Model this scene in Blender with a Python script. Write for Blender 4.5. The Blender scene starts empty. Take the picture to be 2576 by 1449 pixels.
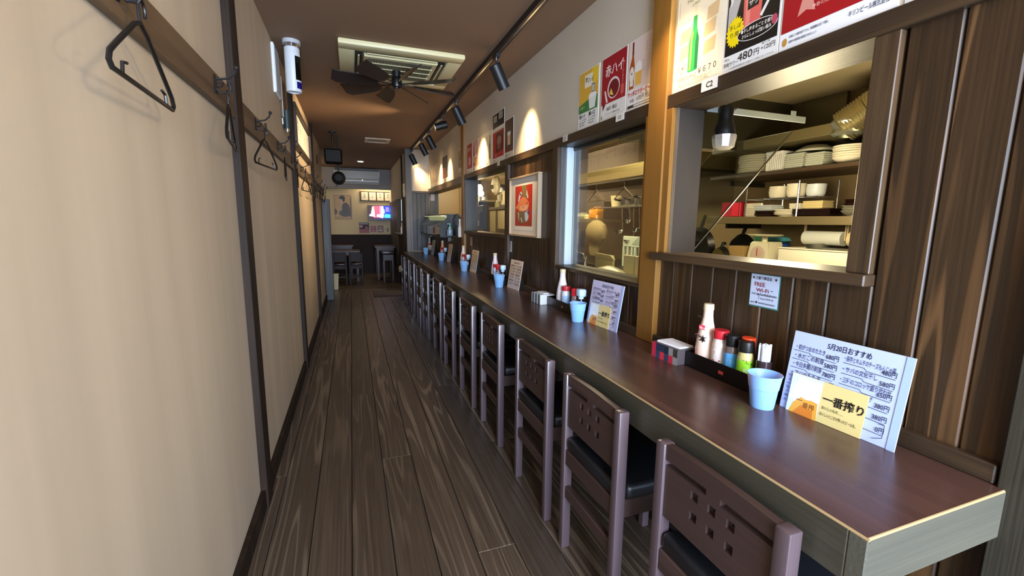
import bpy, bmesh, math, random
from mathutils import Vector, Matrix
random.seed(7)
S = bpy.context.scene
COL = S.collection
PI = math.pi

# ---------------------------------------------------------------- camera, sky, lights, exposure
cam = bpy.data.cameras.new('camera')
cam.sensor_fit = 'HORIZONTAL'; cam.sensor_width = 36.0; cam.lens = 15.373
cam.clip_start = 0.02; cam.clip_end = 60
camera = bpy.data.objects.new('camera', cam); COL.objects.link(camera)
R = ((0.93988088, -0.34133673, 0.01063826), (-0.04199746, -0.14644393, -0.98832707), (0.33891024, 0.92846293, -0.15197512))
m = Matrix(((R[0][0], -R[1][0], -R[2][0], 0.0), (R[0][1], -R[1][1], -R[2][1], 0.0), (R[0][2], -R[1][2], -R[2][2], 1.25), (0, 0, 0, 1)))
camera.matrix_world = m
S.camera = camera

S.view_settings.view_transform = 'Standard'
S.view_settings.look = 'None'
S.view_settings.gamma = 1.0
S.view_settings.use_curve_mapping = False
S.view_settings.exposure = 0.6

world = bpy.data.worlds.new('sky'); S.world = world; world.use_nodes = True
wn = world.node_tree.nodes
wn['Background'].inputs[0].default_value = (0.62, 0.78, 1.0, 1)
wn['Background'].inputs[1].default_value = 1.5

def lamp(name, kind, loc, energy, color, target=None, **kw):
    l = bpy.data.lights.new(name, kind); l.energy = energy; l.color = color
    for k, v in kw.items(): setattr(l, k, v)
    o = bpy.data.objects.new(name, l); COL.objects.link(o); o.location = loc
    if target is not None:
        o.rotation_euler = (Vector(target) - Vector(loc)).to_track_quat('-Z', 'Y').to_euler()
    o['kind'] = 'helper'
    return o
WARM = (1.0, 0.70, 0.38)
# daylight through the open street door behind the camera
lamp('door_daylight', 'AREA', (0.30, -1.95, 1.30), 215, (0.62, 0.77, 1.0), (0.75, 1.6, 1.0), shape='RECTANGLE', size=1.2, size_y=1.9)
# added warm fill light behind the camera, brightens ceiling and left wall
lamp('warm_fill', 'POINT', (0.98, -0.45, 1.98), 31, (1.0, 0.78, 0.54), shadow_soft_size=0.12)
# kitchen lamps
lamp('kitchen_lamp', 'POINT', (1.72, 1.35, 1.36), 13, (1.0, 0.84, 0.52), shadow_soft_size=0.12)
lamp('kitchen_tube', 'AREA', (1.75, 3.3, 1.93), 17, (1.0, 0.88, 0.52), (1.75, 3.3, 0), shape='RECTANGLE', size=0.25, size_y=1.2)
lamp('kitchen_lamp', 'POINT', (1.75, 7.2, 1.80), 22, (1.0, 0.84, 0.55), shadow_soft_size=0.12)
# back room: lamp hidden behind the bulkhead, recessed downlight, side room lamp
lamp('back_wall_lamp', 'AREA', (0.62, 10.56, 2.1), 5, (1.0, 0.80, 0.50), (0.62, 10.66, 0.9), shape='RECTANGLE', size=0.7, size_y=0.12)
lamp('downlight_bulb', 'SPOT', (0.21, 8.99, 2.30), 12, WARM, (0.21, 8.99, 0), spot_size=1.6, spot_blend=0.6, shadow_soft_size=0.04)
lamp('back_room_lamp', 'POINT', (-1.1, 9.4, 2.0), 9, (1.0, 0.82, 0.60), shadow_soft_size=0.15)

# ---------------------------------------------------------------- materials
def lin(h):
    h = h.lstrip('#'); out = []
    for i in (0, 2, 4):
        c = int(h[i:i+2], 16) / 255
        out.append(c / 12.92 if c <= 0.04045 else ((c + 0.055) / 1.055) ** 2.4)
    return (out[0], out[1], out[2], 1.0)
MATS = {}
def mat(name, col, rough=0.5, metal=0.0, spec=0.5, trans=0.0, emit=None, estr=0.0, bump=0.0, bscale=200, alpha=1.0, coat=0.0, var=0.0):
    if name in MATS: return MATS[name]
    mm = bpy.data.materials.new(name); mm.use_nodes = True
    nt = mm.node_tree; b = nt.nodes['Principled BSDF']
    c = lin(col) if isinstance(col, str) else col
    b.inputs['Base Color'].default_value = c
    b.inputs['Roughness'].default_value = rough
    b.inputs['Metallic'].default_value = metal
    b.inputs['Specular IOR Level'].default_value = spec
    b.inputs['Transmission Weight'].default_value = trans
    b.inputs['Coat Weight'].default_value = coat
    b.inputs['Alpha'].default_value = alpha
    if emit is not None:
        b.inputs['Emission Color'].default_value = lin(emit) if isinstance(emit, str) else emit
        b.inputs['Emission Strength'].default_value = estr
    if bump or var:
        tc = nt.nodes.new('ShaderNodeTexCoord'); n = nt.nodes.new('ShaderNodeTexNoise')
        n.inputs['Scale'].default_value = bscale; n.inputs['Detail'].default_value = 4
        nt.links.new(tc.outputs['Object'], n.inputs['Vector'])
        if bump:
            bp = nt.nodes.new('ShaderNodeBump'); bp.inputs['Strength'].default_value = bump; bp.inputs['Distance'].default_value = 0.002
            nt.links.new(n.outputs['Fac'], bp.inputs['Height']); nt.links.new(bp.outputs['Normal'], b.inputs['Normal'])
        if var:
            mx = nt.nodes.new('ShaderNodeMix'); mx.data_type = 'RGBA'
            mx.inputs['A'].default_value = tuple(x * (1 - var) for x in c[:3]) + (1,)
            mx.inputs['B'].default_value = tuple(min(1, x * (1 + var)) for x in c[:3]) + (1,)
            nt.links.new(n.outputs['Fac'], mx.inputs['Factor']); nt.links.new(mx.outputs['Result'], b.inputs['Base Color'])
    MATS[name] = mm
    return mm

def wood(name, dark, light, axis='Y', rings=9.0, across=7.0, along=0.5, rough=0.45, bump=0.25, fine=0.35, vary=0.25, coat=0.0, bias=0.5, spec=0.5, thr=-0.2):
    """streaky wood: contour lines of a stretched noise plus fine fibres; each object gets its own piece of it"""
    if name in MATS: return MATS[name]
    mm = bpy.data.materials.new(name); mm.use_nodes = True
    nt = mm.node_tree; N = nt.nodes; L = nt.links; b = N['Principled BSDF']
    tc = N.new('ShaderNodeTexCoord'); oi = N.new('ShaderNodeObjectInfo')
    mul = N.new('ShaderNodeMath'); mul.operation = 'MULTIPLY'; mul.inputs[1].default_value = 37.0
    L.new(oi.outputs['Random'], mul.inputs[0])
    add = N.new('ShaderNodeVectorMath'); add.operation = 'ADD'
    L.new(tc.outputs['Object'], add.inputs[0]); L.new(mul.outputs[0], add.inputs[1])
    def mp(a, l):
        q = N.new('ShaderNodeMapping'); s = [a, a, a]; s['XYZ'.index(axis)] = l
        q.inputs['Scale'].default_value = s; L.new(add.outputs[0], q.inputs['Vector']); return q
    n1 = N.new('ShaderNodeTexNoise'); n1.inputs['Scale'].default_value = 1.0; n1.inputs['Detail'].default_value = 2.0; n1.inputs['Distortion'].default_value = 0.3
    L.new(mp(across, along).outputs[0], n1.inputs['Vector'])
    k = N.new('ShaderNodeMath'); k.operation = 'MULTIPLY'; k.inputs[1].default_value = rings * 6.2832
    L.new(n1.outputs['Fac'], k.inputs[0])
    sn = N.new('ShaderNodeMath'); sn.operation = 'SINE'; L.new(k.outputs[0], sn.inputs[0])
    r1 = N.new('ShaderNodeMapRange'); r1.inputs['From Min'].default_value = thr; r1.inputs['From Max'].default_value = 1.0
    L.new(sn.outputs[0], r1.inputs['Value'])
    n2 = N.new('ShaderNodeTexNoise'); n2.inputs['Scale'].default_value = 1.0; n2.inputs['Detail'].default_value = 5.0
    L.new(mp(across * 22, along * 6).outputs[0], n2.inputs['Vector'])
    r2 = N.new('ShaderNodeMapRange'); r2.inputs['From Min'].default_value = 0.3; r2.inputs['From Max'].default_value = 0.75
    L.new(n2.outputs['Fac'], r2.inputs['Value'])
    n3 = N.new('ShaderNodeTexNoise'); n3.inputs['Scale'].default_value = 1.0; n3.inputs['Detail'].default_value = 3.0
    L.new(mp(across * 0.45, along * 1.6).outputs[0], n3.inputs['Vector'])
    r3 = N.new('ShaderNodeMapRange'); r3.inputs['From Min'].default_value = 0.35; r3.inputs['From Max'].default_value = 0.7
    L.new(n3.outputs['Fac'], r3.inputs['Value'])
    ml = N.new('ShaderNodeMath'); ml.operation = 'MULTIPLY'; L.new(r1.outputs[0], ml.inputs[0]); L.new(r3.outputs[0], ml.inputs[1])
    mf = N.new('ShaderNodeMath'); mf.operation = 'MULTIPLY_ADD'; mf.inputs[1].default_value = fine
    L.new(r2.outputs[0], mf.inputs[0]); L.new(ml.outputs[0], mf.inputs[2]); mf.use_clamp = True
    sc = N.new('ShaderNodeMath'); sc.operation = 'MULTIPLY'; sc.inputs[1].default_value = bias * 2; sc.use_clamp = True
    L.new(mf.outputs[0], sc.inputs[0])
    mx = N.new('ShaderNodeMix'); mx.data_type = 'RGBA'
    mx.inputs['A'].default_value = lin(dark); mx.inputs['B'].default_value = lin(light)
    L.new(sc.outputs[0], mx.inputs['Factor'])
    hv = N.new('ShaderNodeHueSaturation')
    rr = N.new('ShaderNodeMapRange'); rr.inputs['To Min'].default_value = 1 - vary; rr.inputs['To Max'].default_value = 1 + vary
    L.new(oi.outputs['Random'], rr.inputs['Value']); L.new(rr.outputs[0], hv.inputs['Value'])
    L.new(mx.outputs['Result'], hv.inputs['Color']); L.new(hv.outputs['Color'], b.inputs['Base Color'])
    b.inputs['Roughness'].default_value = rough; b.inputs['Coat Weight'].default_value = coat; b.inputs['Coat Roughness'].default_value = 0.15
    b.inputs['Specular IOR Level'].default_value = spec
    if bump:
        bp = N.new('ShaderNodeBump'); bp.inputs['Strength'].default_value = bump; bp.inputs['Distance'].default_value = 0.002
        L.new(mf.outputs[0], bp.inputs['Height']); L.new(bp.outputs['Normal'], b.inputs['Normal'])
    MATS[name] = mm
    return mm

def streaks(name, c0, c1, axis='Z', a=9.0, l=0.5, rough=0.7):
    """printed wall panel with faint streaks"""
    mm = bpy.data.materials.new(name); mm.use_nodes = True; nt = mm.node_tree; N = nt.nodes; L = nt.links; b = N['Principled BSDF']
    tc = N.new('ShaderNodeTexCoord'); q = N.new('ShaderNodeMapping'); s = [a, a, a]; s['XYZ'.index(axis)] = l
    q.inputs['Scale'].default_value = s; L.new(tc.outputs['Object'], q.inputs['Vector'])
    n = N.new('ShaderNodeTexNoise'); n.inputs['Scale'].default_value = 1; n.inputs['Detail'].default_value = 5; L.new(q.outputs[0], n.inputs['Vector'])
    r = N.new('ShaderNodeMapRange'); r.inputs['From Min'].default_value = 0.3; r.inputs['From Max'].default_value = 0.7; L.new(n.outputs['Fac'], r.inputs['Value'])
    mx = N.new('ShaderNodeMix'); mx.data_type = 'RGBA'; mx.inputs['A'].default_value = lin(c0); mx.inputs['B'].default_value = lin(c1)
    L.new(r.outputs[0], mx.inputs['Factor']); L.new(mx.outputs['Result'], b.inputs['Base Color'])
    b.inputs['Roughness'].default_value = rough
    MATS[name] = mm
    return mm

W_FLOOR = wood('floor_wood', '#40342a', '#776653', 'Y', rings=10, across=8, along=0.38, rough=0.36, bump=0.5, fine=0.30, vary=0.10, bias=0.5, thr=0.35)
W_WALL = wood('cedar_board', '#2c2014', '#62462b', 'Z', rings=8, across=7, along=0.55, rough=0.42, bump=0.3, fine=0.25, vary=0.15, bias=0.5, thr=0.35, spec=0.35)
W_TRIM = wood('stained_trim', '#302317', '#54402a', 'Y', rings=4, across=10, along=0.6, rough=0.45, fine=0.4, bias=0.4)
W_TRIMZ = wood('stained_trim_upright', '#302317', '#54402a', 'Z', rings=4, across=10, along=0.6, rough=0.42, fine=0.4, bias=0.4)
W_PILLAR = wood('oak_pillar', '#7a5420', '#94682a', 'Z', rings=3, across=8, along=0.8, rough=0.42, fine=0.35, vary=0.05, bias=0.45)
W_JAMB = wood('weathered_jamb', '#3a3027', '#6e5e4c', 'Z', rings=3, across=12, along=0.6, rough=0.40, fine=0.6, vary=0.05)
W_GREY = wood('grey_board', '#363635', '#5e5c5a', 'Z', rings=3, across=10, along=0.6, rough=0.5, fine=0.6, vary=0.1)
W_COUNTER = wood('counter_laminate', '#442f29', '#583f37', 'Y', rings=4, across=11, along=0.35, rough=0.26, bump=0.06, fine=0.5, vary=0.0, bias=0.45)
W_EDGE = wood('counter_edge', '#3a362c', '#4a463a', 'Y', rings=2, across=9, along=0.5, rough=0.4, bump=0.1, fine=0.6, vary=0.05)
W_CHAIR = wood('chair_wood_daylit', '#4e4044', '#5c4c50', 'Z', rings=2, across=14, along=0.8, rough=0.36, coat=0.35, bump=0.08, fine=0.6, vary=0.06)  # posts and legs: wood lightened and blued, daylight put into the colour
W_CHAIRY = wood('chair_wood_cross', '#3a2b28', '#483632', 'Y', rings=2, across=14, along=0.8, rough=0.38, coat=0.2, bump=0.08, fine=0.6, vary=0.06)
W_RAIL = wood('rail_wood', '#4a3826', '#665038', 'Y', rings=3, across=12, along=0.6, rough=0.55, fine=0.5, vary=0.05)
W_BATTEN = wood('batten_wood', '#1c130c', '#33241a', 'Z', rings=3, across=14, along=0.6, rough=0.6, fine=0.5, vary=0.05, spec=0.2)
W_DARKT = wood('dark_table', '#2b1a14', '#43291f', 'X', rings=3, across=9, along=0.5, rough=0.3, fine=0.5, vary=0.05, spec=0.25)
W_BACK = mat('wainscot', '#2a1b14', 0.6, spec=0.2)
PANEL = streaks('wall_panel', '#b0a088', '#bfae95')
PLASTER = mat('plaster', '#c6baa6', 0.85, bump=0.15, bscale=350)
CEIL = mat('ceiling_paper', '#84684f', 0.8, bump=0.1, bscale=300)
GREYW = mat('bulkhead_paint', '#8d867f', 0.8)
BLACK = mat('black_metal', '#141416', 0.42)
BLACKP = mat('black_plastic', '#0f0f10', 0.35)
LEATHER = mat('black_leather', '#17181c', 0.38, bump=0.2, bscale=400)
WHITEP = mat('white_plastic', '#e6e6e2', 0.4)
PAPER = mat('paper', '#ece8df', 0.6)
CHROME = mat('chrome', '#c8c8c8', 0.18, 1.0)
STEEL = mat('steel', '#8f8c84', 0.35, 1.0)
STEELD = mat('dark_steel', '#55554e', 0.45, 1.0)
GLASS = mat('glass', (1, 1, 1, 1), 0.0, trans=1.0)
GLASS.node_tree.nodes['Principled BSDF'].inputs['IOR'].default_value = 1.45
WORN = mat('worn_edge', '#a08860', 0.5)
W_POST = wood('dark_post', '#2c2820', '#454034', 'Z', rings=3, across=10, along=0.6, rough=0.5, fine=0.6, vary=0.05, spec=0.3)
W_BCHAIR = wood('back_chair_wood', '#221714', '#33231e', 'Z', rings=2, across=14, along=0.8, rough=0.5, bump=0.08, fine=0.6, vary=0.06, spec=0.25)
KWALL = mat('kitchen_wall', '#86714e', 0.5)
KCEIL = mat('kitchen_ceiling', '#b5a480', 0.8)

# ---------------------------------------------------------------- mesh helpers
class MB:
    def __init__(s): s.bm = bmesh.new()
    def _set(s, verts, mi):
        fs = set()
        for v in verts:
            for f in v.link_faces: fs.add(f)
        for f in fs: f.material_index = mi
    def box(s, x0, x1, y0, y1, z0, z1, bev=0.0, mi=0, seg=1, M=None):
        r = bmesh.ops.create_cube(s.bm, size=1.0); vs = r['verts']
        T = Matrix.Translation(((x0+x1)/2, (y0+y1)/2, (z0+z1)/2)) @ Matrix.Diagonal((x1-x0, y1-y0, z1-z0, 1))
        if M is not None: T = M @ T
        bmesh.ops.transform(s.bm, matrix=T, verts=vs); s._set(vs, mi)
        if bev:
            es = {e for v in vs for e in v.link_edges}
            q = bmesh.ops.bevel(s.bm, geom=list(es), offset=bev, segments=seg, affect='EDGES', profile=0.5)
            for f in q['faces']: f.material_index = mi
        return s
    def cyl(s, p0, p1, r0, r1=None, n=14, mi=0, cap=True):
        p0 = Vector(p0); p1 = Vector(p1); r1 = r0 if r1 is None else r1; d = p1 - p0
        q = bmesh.ops.create_cone(s.bm, cap_ends=cap, segments=n, radius1=r0, radius2=r1, depth=d.length)
        T = Matrix.Translation((p0+p1)/2) @ d.to_track_quat('Z', 'Y').to_matrix().to_4x4()
        bmesh.ops.transform(s.bm, matrix=T, verts=q['verts']); s._set(q['verts'], mi); return s
    def sph(s, c, r, n=12, mi=0, sc=(1, 1, 1)):
        q = bmesh.ops.create_uvsphere(s.bm, u_segments=n, v_segments=max(6, n*2//3), radius=r)
        bmesh.ops.transform(s.bm, matrix=Matrix.Translation(c) @ Matrix.Diagonal((*sc, 1)), verts=q['verts']); s._set(q['verts'], mi); return s
    def tube(s, pts, r, n=8, mi=0, closed=False):
        pts = [Vector(p) for p in pts]; rings = []; k = len(pts); up = Vector((0, 0, 1))
        t0 = (pts[1]-pts[0]).normalized()
        a = t0.orthogonal().normalized()
        for i, p in enumerate(pts):
            if closed: t = (pts[(i+1) % k]-pts[i-1]).normalized()
            else: t = (pts[min(i+1, k-1)]-pts[max(i-1, 0)]).normalized()
            a = (a - t*a.dot(t)).normalized(); b = t.cross(a)
            rr = r[i] if isinstance(r, (list, tuple)) else r
            rings.append([s.bm.verts.new(p + rr*(math.cos(2*PI*j/n)*a + math.sin(2*PI*j/n)*b)) for j in range(n)])
        for i in range(k if closed else k-1):
            A = rings[i]; B = rings[(i+1) % k]
            for j in range(n):
                f = s.bm.faces.new((A[j], A[(j+1) % n], B[(j+1) % n], B[j])); f.material_index = mi
        if not closed:
            f = s.bm.faces.new(rings[0][::-1]); f.material_index = mi
            f = s.bm.faces.new(rings[-1]); f.material_index = mi
        return s
    def lathe(s, prof, c=(0, 0, 0), n=20, mi=0, sx=1, sy=1, M=None):
        rings = []; vs = []
        for (r, z) in prof:
            if r < 1e-6: ring = [s.bm.verts.new((c[0], c[1], c[2]+z))]
            else: ring = [s.bm.verts.new((c[0]+sx*r*math.cos(2*PI*j/n), c[1]+sy*r*math.sin(2*PI*j/n), c[2]+z)) for j in range(n)]
            rings.append(ring); vs += ring
        for A, B in zip(rings, rings[1:]):
            for j in range(n):
                a0 = A[j % len(A)]; a1 = A[(j+1) % len(A)]; b0 = B[j % len(B)]; b1 = B[(j+1) % len(B)]
                q = [a0, a1, b1, b0]; u = []
                for v in q:
                    if v not in u: u.append(v)
                if len(u) > 2:
                    try: f = s.bm.faces.new(u); f.material_index = mi
                    except ValueError: pass
        if M is not None: bmesh.ops.transform(s.bm, matrix=M, verts=vs)
        return s
    def poly(s, pts, mi=0):
        f = s.bm.faces.new([s.bm.verts.new(p) for p in pts]); f.material_index = mi; return s
    def prism(s, pts, vec, mi=0):
        vec = Vector(vec); A = [s.bm.verts.new(p) for p in pts]; B = [s.bm.verts.new(Vector(p)+vec) for p in pts]; n = len(A)
        fs = [s.bm.faces.new(A[::-1]), s.bm.faces.new(B)]
        for j in range(n): fs.append(s.bm.faces.new((A[j], A[(j+1) % n], B[(j+1) % n], B[j])))
        for f in fs: f.material_index = mi
        return s
    def mesh(s, name, mats, sharp=35):
        bm = s.bm
        bmesh.ops.recalc_face_normals(bm, faces=bm.faces[:])
        ca = math.cos(math.radians(sharp))
        for e in bm.edges:
            if len(e.link_faces) == 2:
                e.smooth = e.link_faces[0].normal.dot(e.link_faces[1].normal) > ca
        for f in bm.faces: f.smooth = True
        me = bpy.data.meshes.new(name); bm.to_mesh(me); bm.free()
        for mm in (mats if isinstance(mats, (list, tuple)) else [mats]): me.materials.append(mm)
        return me
    def build(s, name, mats, parent=None, loc=None, sharp=35):
        o = bpy.data.objects.new(name, s.mesh(name, mats, sharp)); COL.objects.link(o)
        if parent is not None: o.parent = parent
        if loc is not None: o.location = loc
        return o
def B(*a, **k): return MB().box(*a, **k)
def inst(me, name, parent, loc, rot=None, scale=None):
    o = bpy.data.objects.new(name, me); COL.objects.link(o); o.parent = parent; o.location = loc
    if rot is not None: o.rotation_euler = rot
    if scale is not None: o.scale = scale
    return o
def tag(o, label=None, cat=None, group=None, kind=None):
    if label: o['label'] = label
    if cat: o['category'] = cat
    if group: o['group'] = group
    if kind: o['kind'] = kind
    return o
def thing(name, label, cat, loc=(0, 0, 0), rotz=0.0, group=None):
    o = bpy.data.objects.new(name, None); o.empty_display_size = 0.05; COL.objects.link(o)
    o.location = loc; o.rotation_euler = (0, 0, rotz)
    return tag(o, label, cat, group)
def struct(name, mb, m, parent=None, loc=None):
    o = mb.build(name, m, parent, loc)
    if parent is None: o['kind'] = 'structure'
    return o
def root(name):
    o = bpy.data.objects.new(name, None); o.empty_display_size = 0.05; COL.objects.link(o); o['kind'] = 'structure'; return o
def copy_tree(o, loc=None, label=None, rotz=None):
    def rec(a, par):
        c = a.copy(); COL.objects.link(c)
        if par is not None: c.parent = par
        for ch in a.children: rec(ch, c)
        return c
    r = rec(o, None)
    if loc is not None: r.location = loc
    if rotz is not None: r.rotation_euler = (0, 0, rotz)
    if label: r['label'] = label
    return r

# flat print: coloured shapes and lettering on one plane, gathered in ONE mesh per print
PRINTS = []
class Print:
    """o = lower left corner, u = right, v = up, n = towards the reader; sizes in metres"""
    def __init__(s, name, parent, o, u, v, lift=0.0008):
        s.name = name; s.parent = parent; s.o = Vector(o); s.u = Vector(u).normalized(); s.v = Vector(v).normalized(); s.n = s.u.cross(s.v)
        s.lift = lift; s.shapes = []; s.texts = []; PRINTS.append(s); s.k = 0
    def P(s, x, y, l): return s.o + s.u*x + s.v*y + s.n*l
    def poly(s, pts, col):
        s.k += 1; s.shapes.append(([(x, y) for x, y in pts], col, s.lift + 0.00002*s.k)); return s
    def rect(s, x0, y0, x1, y1, col): return s.poly([(x0, y0), (x1, y0), (x1, y1), (x0, y1)], col)
    def ell(s, cx, cy, rx, ry, col, n=20, a0=0, a1=2*PI):
        return s.poly([(cx+rx*math.cos(a0+(a1-a0)*i/n), cy+ry*math.sin(a0+(a1-a0)*i/n)) for i in range(n if a1-a0 > 6.28 else n+1)], col)
    def line(s, pts, w, col):
        for (x0, y0), (x1, y1) in zip(pts, pts[1:]):
            d = math.hypot(x1-x0, y1-y0) or 1; nx = -(y1-y0)/d*w/2; ny = (x1-x0)/d*w/2
            s.poly([(x0-nx, y0-ny), (x1-nx, y1-ny), (x1+nx, y1+ny), (x0+nx, y0+ny)], col)
        return s
    def text(s, t, x, y, size, col, bold=0.0, rot=0.0, sx=1.0, align='LEFT', width=None, vert=False):
        """width: squeeze or stretch the line to this length"""
        s.k += 1
        if vert:
            for i, ch in enumerate(t): s.texts.append((ch, x, y-size*1.08*i, size, col, bold, rot, sx, 'CENTER', None, s.lift+0.00002*s.k))
        else: s.texts.append((t, x, y, size, col, bold, rot, sx, align, width, s.lift+0.00002*s.k))
        return s
def ink(col):
    return mat('ink_' + col.lstrip('#'), col, 0.45)
def finish_prints():
    jobs = []
    for p in PRINTS:
        for t in p.texts:
            c = bpy.data.curves.new('lettering', 'FONT'); c.body = t[0]; c.size = t[3]; c.resolution_u = 2; c.offset = t[5]*t[3]; c.align_x = t[8]
            o = bpy.data.objects.new('lettering', c); COL.objects.link(o); jobs.append((p, t, o, c))
    dg = bpy.context.evaluated_depsgraph_get(); dg.update()
    byp = {}
    for p, t, o, c in jobs:
        byp.setdefault(id(p), []).append((t, bpy.data.meshes.new_from_object(o.evaluated_get(dg))))
    for p, t, o, c in jobs:
        bpy.data.objects.remove(o); bpy.data.curves.remove(c)
    for p in PRINTS:
        cols = []; verts = []; faces = []; mi = []
        def ci(col):
            if col not in cols: cols.append(col)
            return cols.index(col)
        for pts, col, l in p.shapes:
            b0 = len(verts); verts += [p.P(x, y, l) for x, y in pts]; faces.append(list(range(b0, b0+len(pts)))); mi.append(ci(col))
        for t, me in byp.get(id(p), []):
            _, x, y, size, col, bold, rot, sx, al, width, l = t
            b0 = len(verts); xs = [v.co.x for v in me.vertices] or [0]
            wd = max(xs)-min(xs); k = sx
            if width and wd > 0: k = width/wd
            cr, sr = math.cos(rot), math.sin(rot)
            for v in me.vertices:
                a = v.co.x*k; c2 = v.co.y
                verts.append(p.P(x + a*cr - c2*sr, y + a*sr + c2*cr, l))
            q = ci(col)
            for f in me.polygons: faces.append([b0+i for i in f.vertices]); mi.append(q)
            bpy.data.meshes.remove(me)
        me = bpy.data.meshes.new(p.name); me.from_pydata([tuple(v) for v in verts], [], faces)
        for col in cols: me.materials.append(ink(col))
        me.polygons.foreach_set('material_index', mi)
        me.update()
        o = bpy.data.objects.new(p.name, me); COL.objects.link(o)
        if p.parent is not None: o.parent = p.parent
# ---------------------------------------------------------------- room shell
CZ = 2.335; XL = -0.417; XR = 1.19; YE = 7.85
fl = struct('floor', B(-2.6, 2.7, -2.3, 10.75, -0.08, -0.012), mat('subfloor', '#1d1713', 0.8))
PW = 0.15
plank_me = {}
def plank(x0, y0, y1):
    key = round(y1-y0, 3)
    if key not in plank_me:
        plank_me[key] = B(0.0015, PW-0.0015, 0.001, key-0.001, -0.012, 0.0, bev=0.0018).mesh('plank', W_FLOOR)
    inst(plank_me[key], 'plank', fl, (x0, y0, 0))
for i in range(11):
    x0 = -0.35 - 0.15 + 0.15*i + 0.0
    y = -1.4 - (0.0, 1.9, 0.8, 2.7)[i % 4]
    while y < 8.2:
        y1 = min(y+3.64, 8.2)
        if y1 > -0.6: plank(x0, y, y1)
        y = y1
struct('threshold', B(-0.50, 0.86, 8.2, 8.27, -0.012, 0.004, bev=0.002), W_TRIM, fl)
struct('concrete', B(-2.6, 0.86, 8.27, 10.72, -0.012, -0.002), mat('back_floor', '#4a3d2e', 0.45, bump=0.2, bscale=60, var=0.15), fl)

struct('ceiling', B(-2.6, XR+0.14, -2.3, 10.75, CZ, CZ+0.06), CEIL)

# left wall: panels between dark battens
wl = struct('wall_left', B(XL-0.06, XL-0.012, -2.3, YE, 0, CZ), mat('wall_core', '#4a3f33', 0.8))
for a, b in ((-2.28, 0.14), (0.25, 1.995), (2.105, 3.855), (3.965, 5.715), (5.825, YE-0.005)):
    B(XL-0.012, XL, a, b, 0.0, CZ-0.001).build('panel', PANEL, wl)
for n, y in enumerate((0.14, 1.995, 3.855, 5.715)):
    B(XL-0.012, XL+0.028, y, y+0.105, 0.0, CZ-0.001, bev=0.002).build('batten', W_BATTEN, wl)
struct('baseboard_left', B(XL, XL+0.02, -2.2, YE, 0, 0.085, bev=0.002), W_BATTEN)
# end post of the left wall
struct('trim_1', B(-0.41, -0.30, 7.25, 7.37, 0, 1.54, bev=0.004), W_GREY)

# right wall
wr = struct('wall_right', B(XR, XR+0.135, -2.3, 7.15, 1.735, CZ), PLASTER)
core = mat('dark_core', '#2a211a', 0.8)  # dark wall core behind the boards
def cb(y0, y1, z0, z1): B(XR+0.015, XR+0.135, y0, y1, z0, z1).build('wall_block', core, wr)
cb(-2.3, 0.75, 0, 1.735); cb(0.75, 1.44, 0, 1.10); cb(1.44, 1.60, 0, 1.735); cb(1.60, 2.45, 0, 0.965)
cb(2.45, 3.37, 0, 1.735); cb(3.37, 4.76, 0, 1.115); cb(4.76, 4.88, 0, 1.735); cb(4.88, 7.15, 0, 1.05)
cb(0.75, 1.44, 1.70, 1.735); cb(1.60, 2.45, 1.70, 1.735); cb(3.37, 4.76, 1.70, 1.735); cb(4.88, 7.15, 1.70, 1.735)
board_me = {}
def board(y0, z0, z1, w=0.1):
    k = (round(z1-z0, 3), round(w, 3))
    if k not in board_me:
        # vertical board with chamfered long edges
        h = k[0]; c = 0.0045
        pts = [(0.015, 0.0005, 0), (c, 0.0005, 0), (0.0, 0.0005+c, 0), (0.0, w-0.0005-c, 0), (c, w-0.0005, 0), (0.015, w-0.0005, 0)]
        board_me[k] = MB().prism(pts, (0, 0, h)).mesh('board', W_WALL)
    inst(board_me[k], 'board', wr, (XR, y0, z0))
def boards(y0, y1, z0, z1, w=0.1, first=None):
    y = y0
    while y < y1-0.004:
        ww = min(w, y1-y)
        if y == y0 and first: ww = first
        board(y, z0, z1, ww); y += ww
boards(-0.11, 0.69, 0.745, 1.685); boards(0.69, 1.48, 0.745, 1.10, first=0.104)
boards(1.585, 2.485, 0.745, 0.965); boards(2.50, 3.34, 0.745, 1.685, 0.105)
boards(3.37, 4.77, 0.745, 1.105); boards(4.88, 7.15, 0.745, 1.05)
boards(-0.11, 2.19, 0.0, 0.70)

# trims of the right wall: pillars, header beams, lip behind the counter
struct('trim_2', B(1.165, XR+0.02, 0.10, 0.415, 0, CZ, bev=0.003), W_POST)
struct('trim_3', B(1.165, XR+0.02, 1.475, 1.585, 0.745, CZ-0.001, bev=0.003), W_PILLAR)
struct('trim_4', B(1.165, XR+0.02, 4.77, 4.88, 0.745, CZ-0.001, bev=0.003), W_PILLAR)
struct('trim_5', B(1.172, XR+0.135, 0.415, 1.475, 1.685, 1.735, bev=0.002), W_TRIM)
struct('trim_6', B(1.172, XR+0.135, 1.585, 3.37, 1.685, 1.735, bev=0.002), W_TRIM)
struct('trim_7', B(1.172, XR+0.135, 3.37, 4.77, 1.685, 1.735, bev=0.002), W_TRIM)
struct('trim_8', B(1.172, XR+0.135, 4.88, 7.15, 1.66, 1.735, bev=0.002), W_TRIM)
struct('trim_9', B(1.168, XR, 0.42, 1.475, 0.745, 0.785, bev=0.003), W_TRIM)
struct('trim_10', B(1.168, XR, 1.585, 4.77, 0.745, 0.785, bev=0.003), W_TRIM)
struct('trim_11', B(1.165, XR, 2.43, 2.50, 0.785, 1.685, bev=0.002), W_TRIMZ)
struct('trim_12', B(1.165, XR, 3.32, 3.385, 0.785, 1.685, bev=0.002), W_TRIMZ)
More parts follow.
